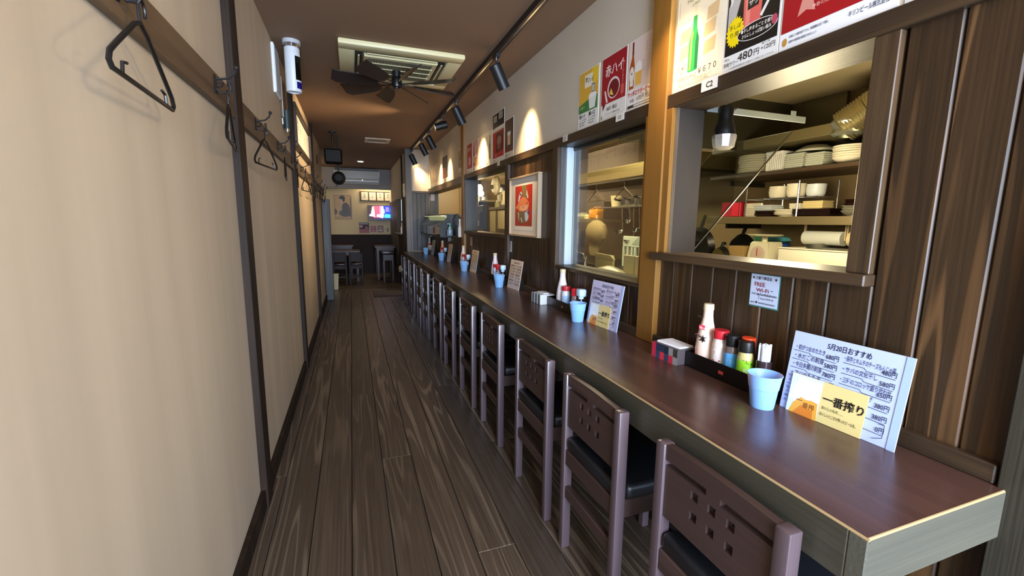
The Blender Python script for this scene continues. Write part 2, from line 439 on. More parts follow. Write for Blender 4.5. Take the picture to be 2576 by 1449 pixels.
# far end of the counter: grey post and panel
tp = root('trim_13')
B(0.82, 0.92, 7.15, 7.27, 0.745, CZ-0.001, bev=0.003).build('post', W_JAMB, tp)
B(0.92, XR+0.14, 7.17, 7.20, 1.70, CZ-0.001).build('plaster_panel', PLASTER, tp)
B(0.92, XR+0.14, 7.155, 7.20, 1.66, 1.70, bev=0.002).build('rail', W_TRIM, tp)
for k in range(4): B(0.921+0.0675*k, 0.921+0.0675*(k+1)-0.001, 7.165, 7.19, 0.745, 1.66, bev=0.003).build('board', W_GREY, tp)
B(0.83, 1.15, 7.145, 7.165, 0.745, 0.757, bev=0.002).build('skirting', mat('pale_strip', '#8f8674', 0.5), tp)

# serving hatch and windows of the right wall
w1 = root('window_1')   # near hatch
B(1.152, 1.335, 0.69, 1.51, 1.10, 1.13, bev=0.003).build('sill', W_TRIM, w1)
B(1.175, XR+0.135, 0.695, 0.75, 1.13, 1.685, bev=0.002).build('jamb', W_TRIMZ, w1)
B(1.172, 1.19, 1.44, 1.475, 1.13, 1.685, bev=0.002).build('jamb', W_PILLAR, w1)
B(1.19, 1.325, 1.44, 1.46, 1.13, 1.685).build('jamb', W_JAMB, w1)
w2 = root('window_2')   # glazed window
B(1.168, 1.335, 1.585, 2.45, 0.965, 0.985, bev=0.002).build('sill', W_TRIM, w2)
B(1.172, 1.325, 1.585, 1.605, 0.985, 1.685, bev=0.002).build('jamb', W_PILLAR, w2)
B(1.19, 1.222, 2.43, 2.45, 0.985, 1.685).build('jamb', W_GREY, w2)
B(1.222, 1.285, 2.415, 2.45, 0.985, 1.685, bev=0.003).build('jamb', mat('daylit_frame', '#b9c8d2', 0.4), w2)  # white strip, the blue of reflected daylight is put into its colour
B(1.262, 1.282, 1.605, 2.415, 1.665, 1.685, bev=0.002).build('top_track', STEELD, w2)
B(1.268, 1.273, 1.605, 2.415, 0.985, 1.668).build('pane', GLASS, w2)
w3 = root('window_3')   # third hatch
B(1.168, 1.335, 3.37, 4.77, 1.105, 1.135, bev=0.003).build('sill', W_TRIM, w3)
B(1.175, 1.325, 3.37, 3.40, 1.135, 1.685, bev=0.002).build('jamb', W_TRIMZ, w3)
B(1.175, 1.325, 4.74, 4.77, 1.135, 1.685, bev=0.002).build('jamb', W_GREY, w3)
B(1.30, 1.304, 3.40, 4.74, 1.135, 1.685).build('pane', GLASS, w3)
w4 = root('window_4')   # far hatch
B(1.168, 1.335, 4.88, 7.15, 1.04, 1.06, bev=0.003).build('sill', W_TRIM, w4)
B(1.19, 1.325, 7.10, 7.15, 1.06, 1.66, bev=0.002).build('jamb', W_GREY, w4)

# kitchen shell
KX = 2.60; KZ = 1.97
wk = struct('wall_kitchen', B(KX, KX+0.05, 0.0, 8.2, 0, 2.2), KWALL)
B(1.325, KX, 8.15, 8.2, 0, 2.2).build('end_wall', KWALL, wk)
B(1.325, KX, 0.0, 0.05, 0, 2.2).build('end_wall', KWALL, wk)
struct('ceiling_kitchen', B(1.325, KX, 0.0, 8.2, KZ, KZ+0.04), KCEIL)

# back room
wb = struct('wall_back', B(-2.6, 1.0, 10.72, 10.78, 0, CZ), mat('back_plaster', '#cbb892', 0.8))
B(-2.6, 1.0, 10.69, 10.72, 0, 0.88).build('wainscot', W_BACK, wb)
B(-2.6, 1.0, 10.675, 10.72, 0.88, 0.90, bev=0.003).build('ledge', W_BATTEN, wb)
struct('wall_bulkhead', B(-0.62, 1.0, 10.32, 10.40, 1.90, CZ), GREYW)
struct('wall_bulkhead_side', B(-2.6, -0.28, 10.28, 10.33, 1.93, CZ), GREYW)
struct('wall_side', B(-2.66, -2.6, 7.3, 10.78, 0, CZ), PANEL)
struct('wall_partition', B(-2.6, XL-0.06, YE-0.06, YE, 0, CZ), PANEL)
fr = struct('wall_far_right', B(0.86, 0.94, 7.9, 10.75, 1.64, CZ), PLASTER)
B(0.86, 0.94, 7.27, 7.9, 1.86, CZ).build('wall_block', PLASTER, fr)
B(0.86, 0.94, 9.0, 10.75, 0, 1.64).build('wall_block', mat('dark_partition', '#3f3a34', 0.6), fr)
B(0.84, 0.94, 7.9, 7.99, 0, CZ-0.001, bev=0.003).build('post', W_BATTEN, fr)
B(0.84, 0.94, 7.27, 7.34, 0, CZ-0.001, bev=0.003).build('post', W_BATTEN, fr)
B(0.87, 0.93, 7.99, 9.0, 0.0, 0.98).build('wall_block', W_BACK, fr)
B(0.80, 0.95, 7.99, 9.0, 0.98, 1.0, bev=0.003).build('ledge', W_TRIM, fr)
B(1.9, 1.93, 7.6, 10.75, 0, CZ).build('wall_block', mat('cream_panel', '#cbb48e', 0.7), fr)

# entrance wall behind the camera with the open door
we = struct('wall_entrance', B(-0.48, -0.32, -2.3, -2.22, 0, CZ), PANEL)
B(1.42, 1.6, -2.3, -2.22, 0, CZ).build('wall_block', PANEL, we)
B(-0.32, 1.42, -2.3, -2.22, 2.3, CZ).build('wall_block', PANEL, we)

# ---------------------------------------------------------------- counter
ct = thing('counter', 'long reddish brown counter running along the kitchen wall', 'counter', (0.765, 0.40, 0))
L = 6.745
B(0.004, 0.424, 0.004, L, 0.737, 0.745).build('worktop', W_COUNTER, ct)
B(0.0, 0.03, 0.03, L, 0.645, 0.7425, bev=0.002).build('front_edge', W_EDGE, ct)
B(0.0, 0.405, 0.0, 0.03, 0.645, 0.7425, bev=0.002).build('end_edge', wood('counter_end', '#4c4a40', '#585548', 'X', rings=2, across=8, along=0.6, rough=0.45, fine=0.6, vary=0), ct)
B(0.03, 0.424, 0.03, L, 0.70, 0.737).build('underside', mat('counter_under', '#1c1714', 0.7), ct)
wm = MB(); wm.prism([(0.0004, 0, 0.7422), (0.004, 0.0, 0.7372), (0.004, 0.0, 0.7454), (0.0022, 0.0, 0.7450)], (0, L, 0))
wm.prism([(0.004, 0.0004, 0.7422), (0.004, 0.004, 0.7372), (0.004, 0.004, 0.7454), (0.004, 0.0022, 0.7450)], (0.42, 0, 0))
wm.build('worn_edge', WORN, ct)
for y in (1.9, 4.0, 5.97): B(0.372, 0.418, y, y+0.09, 0, 0.70, bev=0.003).build('leg', W_EDGE, ct)

# ---------------------------------------------------------------- chairs (seat pushed under the counter, back towards the aisle)
def make_chair():
    t = thing('counter_chair', '', 'chair', (0.713, 0.49, 0), group='chairs along the counter')
    W = 0.37
    for y in (0.0, W-0.032):
        MB().box(0, 0.034, y, y+0.032, 0, 0.70, bev=0.004, seg=2).build('leg', W_CHAIR, t)
    for y in (0.005, W-0.035):
        MB().box(0.37, 0.40, y, y+0.030, 0, 0.41, bev=0.003).build('leg', W_CHAIR, t)
    # top rail, slightly crowned
    n = 8; pts = []
    for i in range(n+1): u = i/n; pts.append((0.006, 0.032+u*(W-0.064), 0.699+0.005*math.sin(PI*u)))
    for i in range(n+1): u = 1-i/n; pts.append((0.006, 0.032+u*(W-0.064), 0.660+0.003*math.sin(PI*u)))
    MB().prism(pts, (0.02, 0, 0)).build('top_rail', W_CHAIRY, t)
    # back panel with six square holes, slot above it
    ys = [0.032, 0.122, 0.144, 0.174, 0.196, 0.226, 0.248, W-0.032]; zs = [0.505, 0.557, 0.579, 0.609, 0.631, 0.645]
    p = MB(); fv = {}
    def gv(i, j, k):
        if (i, j, k) not in fv: fv[(i, j, k)] = p.bm.verts.new(((0.008, 0.026)[k], ys[i], zs[j]))
        return fv[(i, j, k)]
    solid = {(i, j) for i in range(7) for j in range(5) if not (i in (1, 3, 5) and j in (1, 3))}
    for (i, j) in solid:
        for k in (0, 1): p.bm.faces.new((gv(i, j, k), gv(i+1, j, k), gv(i+1, j+1, k), gv(i, j+1, k)))
        for (di, dj, a, b_) in ((-1, 0, (i, j), (i, j+1)), (1, 0, (i+1, j), (i+1, j+1)), (0, -1, (i, j), (i+1, j)), (0, 1, (i, j+1), (i+1, j+1))):
            if (i+di, j+dj) not in solid: p.bm.faces.new((gv(*a, 0), gv(*b_, 0), gv(*b_, 1), gv(*a, 1)))
    p.build('back_panel', W_CHAIRY, t)
    B(0.009, 0.025, 0.165, 0.205, 0.645, 0.664).build('back_tab', W_CHAIRY, t)
    B(0.004, 0.030, 0.032, W-0.032, 0.35, 0.412, bev=0.003).build('seat_rail', W_CHAIRY, t)
    B(0.37, 0.392, 0.035, W-0.035, 0.35, 0.41, bev=0.003).build('seat_rail', W_CHAIRY, t)
    for y in (0.008, W-0.030): B(0.034, 0.37, y, y+0.022, 0.35, 0.41, bev=0.003).build('seat_rail', W_CHAIRY, t)
    B(0.006, 0.028, 0.032, W-0.032, 0.215, 0.262, bev=0.003).build('stretcher', W_CHAIRY, t)
    B(0.372, 0.39, 0.035, W-0.035, 0.16, 0.19, bev=0.003).build('stretcher', W_CHAIRY, t)
    s = MB().box(0.037, 0.42, -0.004, W+0.004, 0.4125, 0.462, bev=0.016, seg=3); s.box(0.005, 0.09, 0.034, W-0.034, 0.4125, 0.461, bev=0.014, seg=3); s.build('seat', LEATHER, t)
    return t
YS = [0.49, 1.018, 1.518, 2.155, 2.70, 3.32, 3.835, 4.498, 5.005, 5.573, 6.155, 6.68]
NTH = ['nearest the camera', 'second', 'third', 'fourth', 'fifth', 'sixth', 'seventh', 'eighth', 'ninth', 'tenth', 'eleventh', 'last and farthest']
c0 = make_chair()
for i, y in enumerate(YS):
    lab = ('dark brown wooden chair with black seat under the counter, ' + NTH[i] + ' of the row') if i in (0, 11) else ('dark brown wooden chair with black seat, ' + NTH[i] + ' along the counter from the near end')
    if i == 0: c0['label'] = lab; c0.location = (0.713, y, 0)
    else: copy_tree(c0, (0.713 + random.uniform(-0.006, 0.004), y, 0), lab)
# ---------------------------------------------------------------- left wall: coat rails, hooks, hangers, framed menu, small things
rail_bays = [(0.25, 1.995, 'nearest the camera'), (2.105, 3.855, 'second bay from the camera'), (3.965, 5.715, 'bay under the framed menu'), (5.825, 7.84, 'farthest bay')]
HOOKS = [0.44, 1.09, 1.74, 2.39, 3.045, 3.70, 4.33, 5.02, 5.57, 6.3, 6.95, 7.55]
hook_me = None
def hook_mesh():
    h = MB()
    h.box(0.0, 0.004, -0.011, 0.011, -0.035, 0.022, bev=0.002)
    h.tube([(0.003, 0, 0.008), (0.020, 0, 0.010), (0.040, 0, 0.014), (0.058, 0, 0.030), (0.064, 0, 0.046)], 0.0035, 7)
    h.sph((0.064, 0, 0.049), 0.0075, 8)
    h.tube([(0.003, 0, -0.020), (0.018, 0, -0.034), (0.034, 0, -0.034), (0.043, 0, -0.020), (0.041, 0, -0.006)], 0.0035, 7)
    h.sph((0.041, 0, -0.004), 0.0055, 8)
    h.tube([(0.003, 0.009, 0.004), (0.022, 0.009, 0.0), (0.022, -0.009, -0.016), (0.003, -0.009, -0.02)], 0.0025, 6)
    return h.mesh('hook', BLACK)
hook_me = hook_mesh()
for a, b, w in rail_bays:
    t = thing('coat_rail', 'brown wooden coat rail with black hooks on the left wall, ' + w, 'coat rail', (XL, a, 1.62), group='coat rails on the left wall')
    B(0.0, 0.02, 0.0, b-a, 0.0, 0.10, bev=0.003).build('rail_board', W_RAIL, t)
    for y in HOOKS:
        if a < y < b: inst(hook_me, 'hook', t, (0.02, y-a, 0.065))

def hanger_mesh(w=0.33, h=0.125, r=0.0045):
    m = MB()
    # local: x = along the bar, z up, neck at the origin
    hw = w/2
    out = [(0, 0, 0), (0.03, 0, -0.012), (hw-0.03, 0, -h+0.042), (hw-0.008, 0, -h+0.026), (hw, 0, -h+0.010), (hw-0.010, 0, -h)]
    left = [(-x, y, z) for x, y, z in out[1:]]
    m.tube(out + left[::-1], r, 8, closed=True)
    for s in (1, -1):
        m.tube([(s*(hw-0.05), 0, -h), (s*(hw-0.055), 0, -h+0.022), (s*(hw-0.075), 0, -h+0.026)], 0.003, 6)
    return m.mesh('frame', BLACKP)
def hanger_hook_mesh():
    m = MB()
    pts = [(0, 0, -0.002), (0, 0, 0.03)] + [(0.018-0.018*math.cos(a), 0, 0.030+0.020*math.sin(a)) for a in [PI*i/8*1.15 for i in range(1, 9)]]
    m.tube(pts, 0.003, 7)
    return m.mesh('hanger_hook', BLACK)
HM = hanger_mesh(); HHM = hanger_hook_mesh()
def hanger(y, rz, lab, zc=1.62, xoff=0.061):
    t = thing('coat_hanger', lab, 'hanger', (XL+xoff, y, zc-0.005), PI/2+rz, group='black hangers on the left wall')
    inst(HM, 'frame', t, (0, 0, 0)); inst(HHM, 'hanger_hook', t, (0, 0, 0))
    t.location.x = XL + 0.020 + 0.034
    return t
hanger(1.09, 0.05, 'black plastic coat hanger facing out flat, largest in view and nearest the camera')
hanger(1.74, 0.14, 'black coat hanger half hidden by the nearest wall batten')
hanger(2.39, -0.12, 'black coat hanger hanging flat just beyond the nearest batten')
hanger(3.045, 0.1, 'black coat hanger seen edge-on in the middle of the second bay')
hanger(3.7, 0.1, 'black coat hanger edge-on against the second wall batten')
hanger(4.33, -0.12, 'black coat hanger showing as a triangle below the framed menu')
hanger(5.02, -0.03, 'black coat hanger second below the framed menu, beyond the triangle one')
hanger(5.57, 0.0, 'black coat hanger just before the farthest wall batten')
hanger(6.3, 0.0, 'black coat hanger, first of the three in the farthest bay')
hanger(6.95, -0.06, 'black coat hanger, middle one of three in the farthest bay')
hanger(7.55, 0.05, 'black coat hanger, last one by the grey end post')
hanger(0.44, 0.0, 'black coat hanger at the top left corner, only its tip showing')

# framed handwritten menu
t = thing('framed_menu', 'brown framed handwritten menu of white paper strips high on left wall', 'framed menu', (XL, 4.06, 1.83))
W, H = 1.40, 0.345
f = MB()
f.box(0, 0.035, 0, W, 0, 0.035, bev=0.003); f.box(0, 0.035, 0, W, H-0.035, H, bev=0.003)
B(0, 0.035, 0, W, 0, 0.035, bev=0.003).build('frame_side', W_TRIM, t); B(0, 0.035, 0, W, H-0.035, H, bev=0.003).build('frame_side', W_TRIM, t)
B(0, 0.035, 0, 0.035, 0.035, H-0.035, bev=0.003).build('frame_side', W_TRIMZ, t); B(0, 0.035, W-0.035, W, 0.035, H-0.035, bev=0.003).build('frame_side', W_TRIMZ, t)
f.bm.free()
B(0, 0.012, 0.035, W-0.035, 0.035, H-0.035).build('backing', mat('frame_backing', '#4d3a26', 0.7), t)
words = ['刺身', '焼魚', '冷奴', '枝豆', 'なめろう', '天ぷら', '煮込み']
sw = (W-0.07-0.04)/7
for i in range(7):
    y0 = 0.045+i*(sw+0.004)
    s = B(0.012, 0.0135, y0, y0+sw, 0.045, H-0.045).build('paper_strip', PAPER, t)
    Print('lettering', t, (0.0135, y0, 0.045), (0, 1, 0), (0, 0, 1)).text(words[i], sw/2, 0.19, 0.05, '#3a3530', vert=True)

# white board, brown board and torch next to it
t = thing('wall_panel_switch', 'tall narrow white board standing out from the left wall near the ceiling', 'board', (XL, 3.18, 2.02))
B(0, 0.016, 0, 0.20, 0, 0.29, bev=0.003).build('board', WHITEP, t); B(0.016, 0.019, 0.01, 0.19, 0.01, 0.28).build('face', mat('pale_grey', '#c7ccd2', 0.5), t)
t = thing('wall_plaque', 'small brown plaque on the left wall behind the white board', 'plaque', (XL, 3.44, 1.93))
B(0, 0.012, 0, 0.24, 0, 0.26, bev=0.002).build('board', W_RAIL, t); B(0.012, 0.014, 0.01, 0.05, 0.0, 0.26).build('edge', PAPER, t)
t = thing('torch', 'dark green torch hanging on the left wall below the brown plaque', 'torch', (XL+0.028, 3.50, 1.86))
MB().cyl((0, 0, 0.0), (0, 0, 0.12), 0.022, 0.024).build('handle', mat('torch_green', '#1d2f2d', 0.45), t)
MB().cyl((0, 0, -0.02), (0, 0, 0), 0.012, 0.016).build('tip', CHROME, t)
MB().box(-0.028, -0.020, -0.006, 0.006, 0.03, 0.20).build('strap', PAPER, t)
t = thing('wall_charm', 'small dark brown wavy ornament on the last left wall panel', 'ornament', (XL, 6.8, 2.0))
MB().box(0, 0.012, -0.02, 0.02, 0, 0.06, bev=0.004).build('lower_piece', W_BATTEN, t); MB().box(0, 0.012, -0.012, 0.028, 0.055, 0.12, bev=0.004).build('upper_piece', W_BATTEN, t)

# ---------------------------------------------------------------- ceiling things
t = thing('camera_tube', 'white cylinder device with black window hanging from the ceiling by the left wall', 'device', (-0.303, 3.2, CZ))
MB().cyl((0, 0, -0.022), (0, 0, 0), 0.052, 0.052, n=28).build('mounting_ring', mat('silver_paint', '#b9bcc0', 0.35), t)
MB().cyl((0, 0, -0.04), (0, 0, -0.022), 0.03, 0.04, n=24).build('neck', CHROME, t)
MB().lathe([(0, -0.04), (0.040, -0.04), (0.0445, -0.045), (0.0445, -0.068), (0.043, -0.069), (0.043, -0.073), (0.0445, -0.074), (0.0445, -0.298), (0.042, -0.303), (0.034, -0.303), (0.033, -0.295), (0, -0.295)], n=32).build('body', mat('white_paint', '#d3d6da', 0.4), t)
def shell(a0, a1, z0, z1, r, n=8):
    m = MB(); pts = [(a0+(a1-a0)*i/n) for i in range(n+1)]
    for i in range(n):
        A = [(r*math.cos(a), r*math.sin(a)) for a in (pts[i], pts[i+1])]; C = [((r-0.004)*math.cos(a), (r-0.004)*math.sin(a)) for a in (pts[i], pts[i+1])]
        m.prism([(*A[0], z0), (*A[1], z0), (*C[1], z0), (*C[0], z0)], (0, 0, z1-z0))
    return m
shell(-1.15, -0.05, -0.235, -0.095, 0.0455).build('black_window', mat('gloss_black', '#050506', 0.08), t)
shell(-1.05, -0.05, -0.285, -0.245, 0.0455).build('sensor_window', mat('dark_blue_gloss', '#10103c', 0.1, emit='#14148c', estr=0.25), t)

t = thing('cassette_air_conditioner', 'yellowed square air conditioner cassette set in the ceiling above the fan', 'air conditioner', (-0.033, 3.02, CZ))
cream = mat('cream_plastic', '#d9cfa0', 0.45)
W, H = 0.79, 0.74
fr_ = MB()
for q in ((0, W, 0, 0.10), (0, W, H-0.10, H), (0, 0.10, 0.10, H-0.10), (W-0.10, W, 0.10, H-0.10)):
    B(q[0], q[1], q[2], q[3], -0.034, 0.0, bev=0.010, seg=2).build('frame_side', cream, t)
B(0.10, W-0.10, 0.10, H-0.10, -0.012, 0).build('inner_tray', mat('cream_dark', '#b3a87c', 0.6), t)
for q in ((0.17, W-0.17, 0.105, 0.145), (0.17, W-0.17, H-0.145, H-0.105), (0.105, 0.145, 0.17, H-0.17), (W-0.145, W-0.105, 0.17, H-0.17)):
    B(q[0], q[1], q[2], q[3], -0.030, -0.012).build('louvre', BLACKP, t)
    a = MB(); x0, x1, y0, y1 = q
    if x1-x0 > y1-y0: a.box(x0, x1, y0+0.012, y1-0.016, -0.036, -0.030, bev=0.002)
    else: a.box(x0+0.012, x1-0.016, y0, y1, -0.036, -0.030, bev=0.002)
    a.build('louvre_flap', cream, t)
B(0.155, W-0.155, 0.155, H-0.155, -0.040, -0.012, bev=0.006).build('grille_plate', cream, t)
g = MB()
for k in range(44):
    x = 0.185+k*(W-0.37)/44; g.box(x, x+0.0042, 0.185, H-0.185, -0.044, -0.036)
o = g.build('grille_slats', mat('grille_brown', '#4d4634', 0.6), t); o['kind'] = 'stuff'  # thin dark bars across the cream grille plate
for k in range(3): B(0.18, W-0.18, 0.26+0.10*k, 0.268+0.10*k, -0.046, -0.036).build('grille_bar', cream, t)

t = thing('ceiling_fan', 'dark eight-bladed fan hanging below the air conditioner cassette', 'fan', (0.345, 3.385, 0))
MB().cyl((0, 0, 2.225), (0, 0, CZ-0.046), 0.03, 0.03).build('stem', BLACK, t)
MB().lathe([(0, 2.175), (0.022, 2.175), (0.032, 2.182), (0.036, 2.20), (0.036, 2.235), (0.030, 2.25), (0, 2.25)], n=24).build('hub', BLACKP, t)
MB().cyl((0, 0, 2.172), (0, 0, 2.178), 0.014, 0.014).build('hub_cap', CHROME, t)
bl = MB(); n = 7; TOP = []; 
prof = [(0.13, -0.022, 0.022), (0.17, -0.036, 0.030), (0.24, -0.046, 0.034), (0.32, -0.052, 0.036), (0.40, -0.054, 0.034), (0.435, -0.036, 0.040)]
def bz(v): return 0.55*v
A = [bl.bm.verts.new((u, b, bz(b)+0.003)) for u, a, b in prof]; Cc = [bl.bm.verts.new((u, a, bz(a)+0.003)) for u, a, b in prof]
A2 = [bl.bm.verts.new((u, b, bz(b)-0.003)) for u, a, b in prof]; C2 = [bl.bm.verts.new((u, a, bz(a)-0.003)) for u, a, b in prof]
for i in range(len(prof)-1):
    bl.bm.faces.new((A[i], Cc[i], Cc[i+1], A[i+1])); bl.bm.faces.new((A2[i], A2[i+1], C2[i+1], C2[i]))
    bl.bm.faces.new((A[i], A[i+1], A2[i+1], A2[i])); bl.bm.faces.new((Cc[i], C2[i], C2[i+1], Cc[i+1]))
bl.bm.faces.new((A[0], A2[0], C2[0], Cc[0])); bl.bm.faces.new((A[-1], Cc[-1], C2[-1], A2[-1]))
BM_ = bl.mesh('blade', mat('fan_blade', '#2a211d', 0.4)); ARM = MB().tube([(0.03, 0, 0), (0.10, 0, 0.0), (0.15, 0, 0.002)], 0.004, 6).mesh('blade_arm', BLACK)
for k in range(8):
    a = 0.18+k*PI/4
    inst(BM_, 'blade', t, (0, 0, 2.20), (0, 0, a)); inst(ARM, 'blade_arm', t, (0, 0, 2.20), (0, 0, a))

t = thing('ceiling_vent', 'small white slotted vent in the ceiling beyond the fan', 'vent', (0.22, 6.41, CZ))
for q in ((0, 0.33, 0, 0.05), (0, 0.33, 0.30, 0.35), (0, 0.05, 0.05, 0.30), (0.28, 0.33, 0.05, 0.30)): B(*q, -0.012, 0, bev=0.002).build('frame_side', mat('vent_white', '#cfc2ac', 0.5), t)
for k in range(4): B(0.05, 0.28, 0.06+0.06*k, 0.105+0.06*k, -0.006, -0.002).build('slat', mat('vent_slat', '#8f7a5e', 0.6), t)

# ceiling-hung dark speaker and round unit over the left of the passage
t = thing('speaker_box', 'dark box speaker hanging on a stem from the ceiling by the left wall', 'speaker', (-0.18, 6.2, 0))
MB().cyl((0.0, 0, 2.12), (0, 0, CZ), 0.012).build('stem', BLACK, t); MB().cyl((0, 0, CZ-0.012), (0, 0, CZ), 0.05).build('mounting_plate', BLACK, t)
MB().box(-0.105, 0.105, -0.08, 0.08, 1.945, 2.125, bev=0.02, seg=2).build('cabinet', mat('speaker_dark', '#0d0b09', 0.8, spec=0.1), t)
MB().box(-0.09, 0.09, -0.086, -0.079, 1.96, 2.11, bev=0.004).build('grille', mat('matt_black', '#080808', 0.7), t)
t = thing('round_speaker', 'round black speaker hanging in front of the air conditioner', 'speaker', (-0.135, 6.45, 0))
MB().sph((0, 0, 1.79), 0.088, 22).build('housing', mat('matt_black', '#080808', 0.7), t)
MB().cyl((0, 0, 1.87), (0, 0, CZ), 0.010).build('stem', BLACK, t)
MB().cyl((0, -0.088, 1.79), (0, -0.06, 1.79), 0.045, 0.062, n=22).build('grille', mat('matt_black', '#080808', 0.7), t)

# downlight of the back room
t = thing('downlight', 'small recessed downlight in the dark ceiling before the bulkhead', 'lamp', (0.21, 9.0, CZ))
MB().cyl((0, 0, -0.012), (0, 0, 0), 0.065, n=24).build('trim_ring', WHITEP, t); MB().cyl((0, 0, -0.014), (0, 0, -0.011), 0.052, n=24).build('lens', mat('lamp_glow', '#ffffff', 0.5, emit='#ffe9c4', estr=6.0), t)

# lighting track and spot lamps
t = thing('light_track', 'black lighting track running along the ceiling above the counter', 'track', (0.92, -0.3, 0))
B(-0.018, 0.018, 0, 7.75, 2.300, CZ, bev=0.002).build('rail', BLACK, t)
B(-0.004, 0.004, 0.02, 7.70, 2.2985, 2.3005).build('contact_slot', CHROME, t)
GLOW = mat('spot_glow', '#ffffff', 0.5, emit='#ffdf9e', estr=12.0)
def spot(y, d, lab, energy, size=0.75, x=0.92, up=0.0):
    d = Vector(d).normalized()
    t = thing('spot_lamp', lab, 'spotlight', (x, y, 2.30), group='spot lamps on the track')
    B(-0.014, 0.014, -0.035, 0.035, -0.020, 0.0, bev=0.002).build('adapter', BLACK, t)
    MB().cyl((0, 0, -0.034), (0, 0, -0.02), 0.0085).build('collar', CHROME, t)
    MB().cyl((0, 0, -0.075), (0, 0, -0.034), 0.006).build('stem', BLACK, t)
    c = Vector((0, 0, -0.085)); a = c - d*0.03; e = c + d*0.125
    if up: a = c - d*0.06; e = c + d*0.07
    Mx = Matrix.Translation(a) @ d.to_track_quat('Z', 'Y').to_matrix().to_4x4(); Ln = (e-a).length
    MB().lathe([(0, 0), (0.036, 0), (0.039, 0.004), (0.039, Ln), (0.035, Ln), (0.035, Ln-0.012), (0, Ln-0.012)], n=26, M=Mx).build('body', mat('lamp_black', '#15171a', 0.45), t)
    MB().lathe([(0, Ln-0.012), (0.034, Ln-0.012), (0.034, Ln-0.008), (0, Ln-0.008)], n=22, M=Mx).build('lens', GLOW, t)
    w = Vector((x, y, 2.30)) + e + d*0.012
    lamp('spot_bulb', 'SPOT', w, energy, WARM, w+d, spot_size=1.25 if size < 1 else 1.5, spot_blend=1.0, shadow_soft_size=0.02)
    if size < 1: lamp('spot_reflector', 'SPOT', w, energy*0.9, WARM, w+d, spot_size=0.62, spot_blend=1.0, shadow_soft_size=0.02)
SD = (0.50, 0.16, -0.85)
spot(1.36, (0.50, 0.14, -0.85), 'black track spotlight nearest the camera, above the oak pillar', 11)
spot(2.86, SD, 'black track spotlight large in view, second from the near end', 32)
spot(4.02, SD, 'black track spotlight aimed at the hatch posters, third from near end', 32)
spot(4.71, (-0.93, 0.10, -0.30), 'black track spotlight turned level towards the left wall', 80, 1.1, up=1)
spot(5.50, SD, 'black track spotlight just beyond the level one', 30)
spot(6.08, SD, 'black track spotlight second to last on the track', 30)
spot(7.10, (0.42, 0.16, -0.88), 'black track spotlight at the far end with its lit face showing', 24)
# ---------------------------------------------------------------- posters on the right wall
YU = (0, -1, 0); ZU = (0, 0, 1)
def sheet(name, label, y, z, w, h, col='#ece8df', x=XR, cat='poster', group='posters above the counter', th=0.0012, rough=0.35):
    t = thing(name, label, cat, (x, y, z), group=group)
    B(-th, 0, -w, 0, 0, h).build('sheet', mat('sheet_'+col.lstrip('#'), col, rough), t)
    return t, Print('print', t, (-th, 0, 0), YU, ZU)
def bottle(p, cx, y0, h, w, glass, label=None, cap='#d8c060', neck=0.28):
    b = h*(1-neck); q = w*0.26
    p.poly([(cx-w/2, y0), (cx+w/2, y0), (cx+w/2, y0+b*0.72), (cx+w*0.42, y0+b*0.86), (cx+q, y0+b), (cx+q*0.8, y0+h*0.96), (cx-q*0.8, y0+h*0.96), (cx-q, y0+b), (cx-w*0.42, y0+b*0.86), (cx-w/2, y0+b*0.72)], glass)
    p.rect(cx-q*0.9, y0+h*0.955, cx+q*0.9, y0+h, cap)
    if label: p.rect(cx-w*0.44, y0+b*0.15, cx+w*0.44, y0+b*0.62, label)
def lines(p, x, y, w, n, dy, size, col, words):
    for i in range(n): p.text(words[i % len(words)], x, y-i*dy, size, col, width=w*(1-0.1*(i % 3)))
def glass_beer(p, x, y, w, h, beer='#e8b040', foam='#f4eedd'):
    p.poly([(x, y), (x+w, y), (x+w*1.1, y+h), (x-w*0.1, y+h)], beer); p.poly([(x-w*0.07, y+h*0.72), (x+w*1.07, y+h*0.72), (x+w*1.1, y+h), (x-w*0.1, y+h)], foam)

# green bottle poster
t, p = sheet('beer_poster', 'cream poster with a tall green bottle, right of the oak pillar', 1.466, 1.737, 0.238, 0.335, '#efe6cf')
p.rect(0.014, 0.014, 0.224, 0.321, '#f0e4c8')
for q in ((0.022, 0.165), (0.024, 0.11), (0.142, 0.155), (0.146, 0.095), (0.152, 0.205)): p.poly([(q[0], q[1]), (q[0]+0.052, q[1]+0.006), (q[0]+0.056, q[1]+0.052), (q[0]+0.004, q[1]+0.044)], '#d9b98a')
p.poly([(0.018, 0.085), (0.042, 0.058), (0.066, 0.085), (0.042, 0.112)], '#c9b389'); p.poly([(0.024, 0.085), (0.042, 0.065), (0.060, 0.085), (0.042, 0.105)], '#efe0bb'); p.text('▲', 0.036, 0.078, 0.016, '#7d6a44')
p.poly([(0.075, 0.058), (0.118, 0.058), (0.121, 0.062), (0.121, 0.165), (0.114, 0.185), (0.108, 0.205), (0.106, 0.25), (0.088, 0.25), (0.086, 0.205), (0.078, 0.185), (0.072, 0.165), (0.072, 0.062)], '#2f9a55')
p.poly([(0.079, 0.065), (0.088, 0.065), (0.088, 0.165), (0.092, 0.19), (0.088, 0.2), (0.080, 0.178)], '#a8d860'); p.poly([(0.106, 0.062), (0.119, 0.064), (0.119, 0.165), (0.108, 0.19), (0.104, 0.15)], '#1d7040')
p.rect(0.0885, 0.245, 0.1055, 0.285, '#e8dcb8'); p.rect(0.088, 0.283, 0.106, 0.292, '#cdbf94')
p.text('HEARTLAND', 0.05, 0.300, 0.020, '#7a6d55', width=0.14); p.text('ビール', 0.075, 0.282, 0.014, '#7a6d55'); p.text('この一本', 0.02, 0.235, 0.013, '#7a6d55')
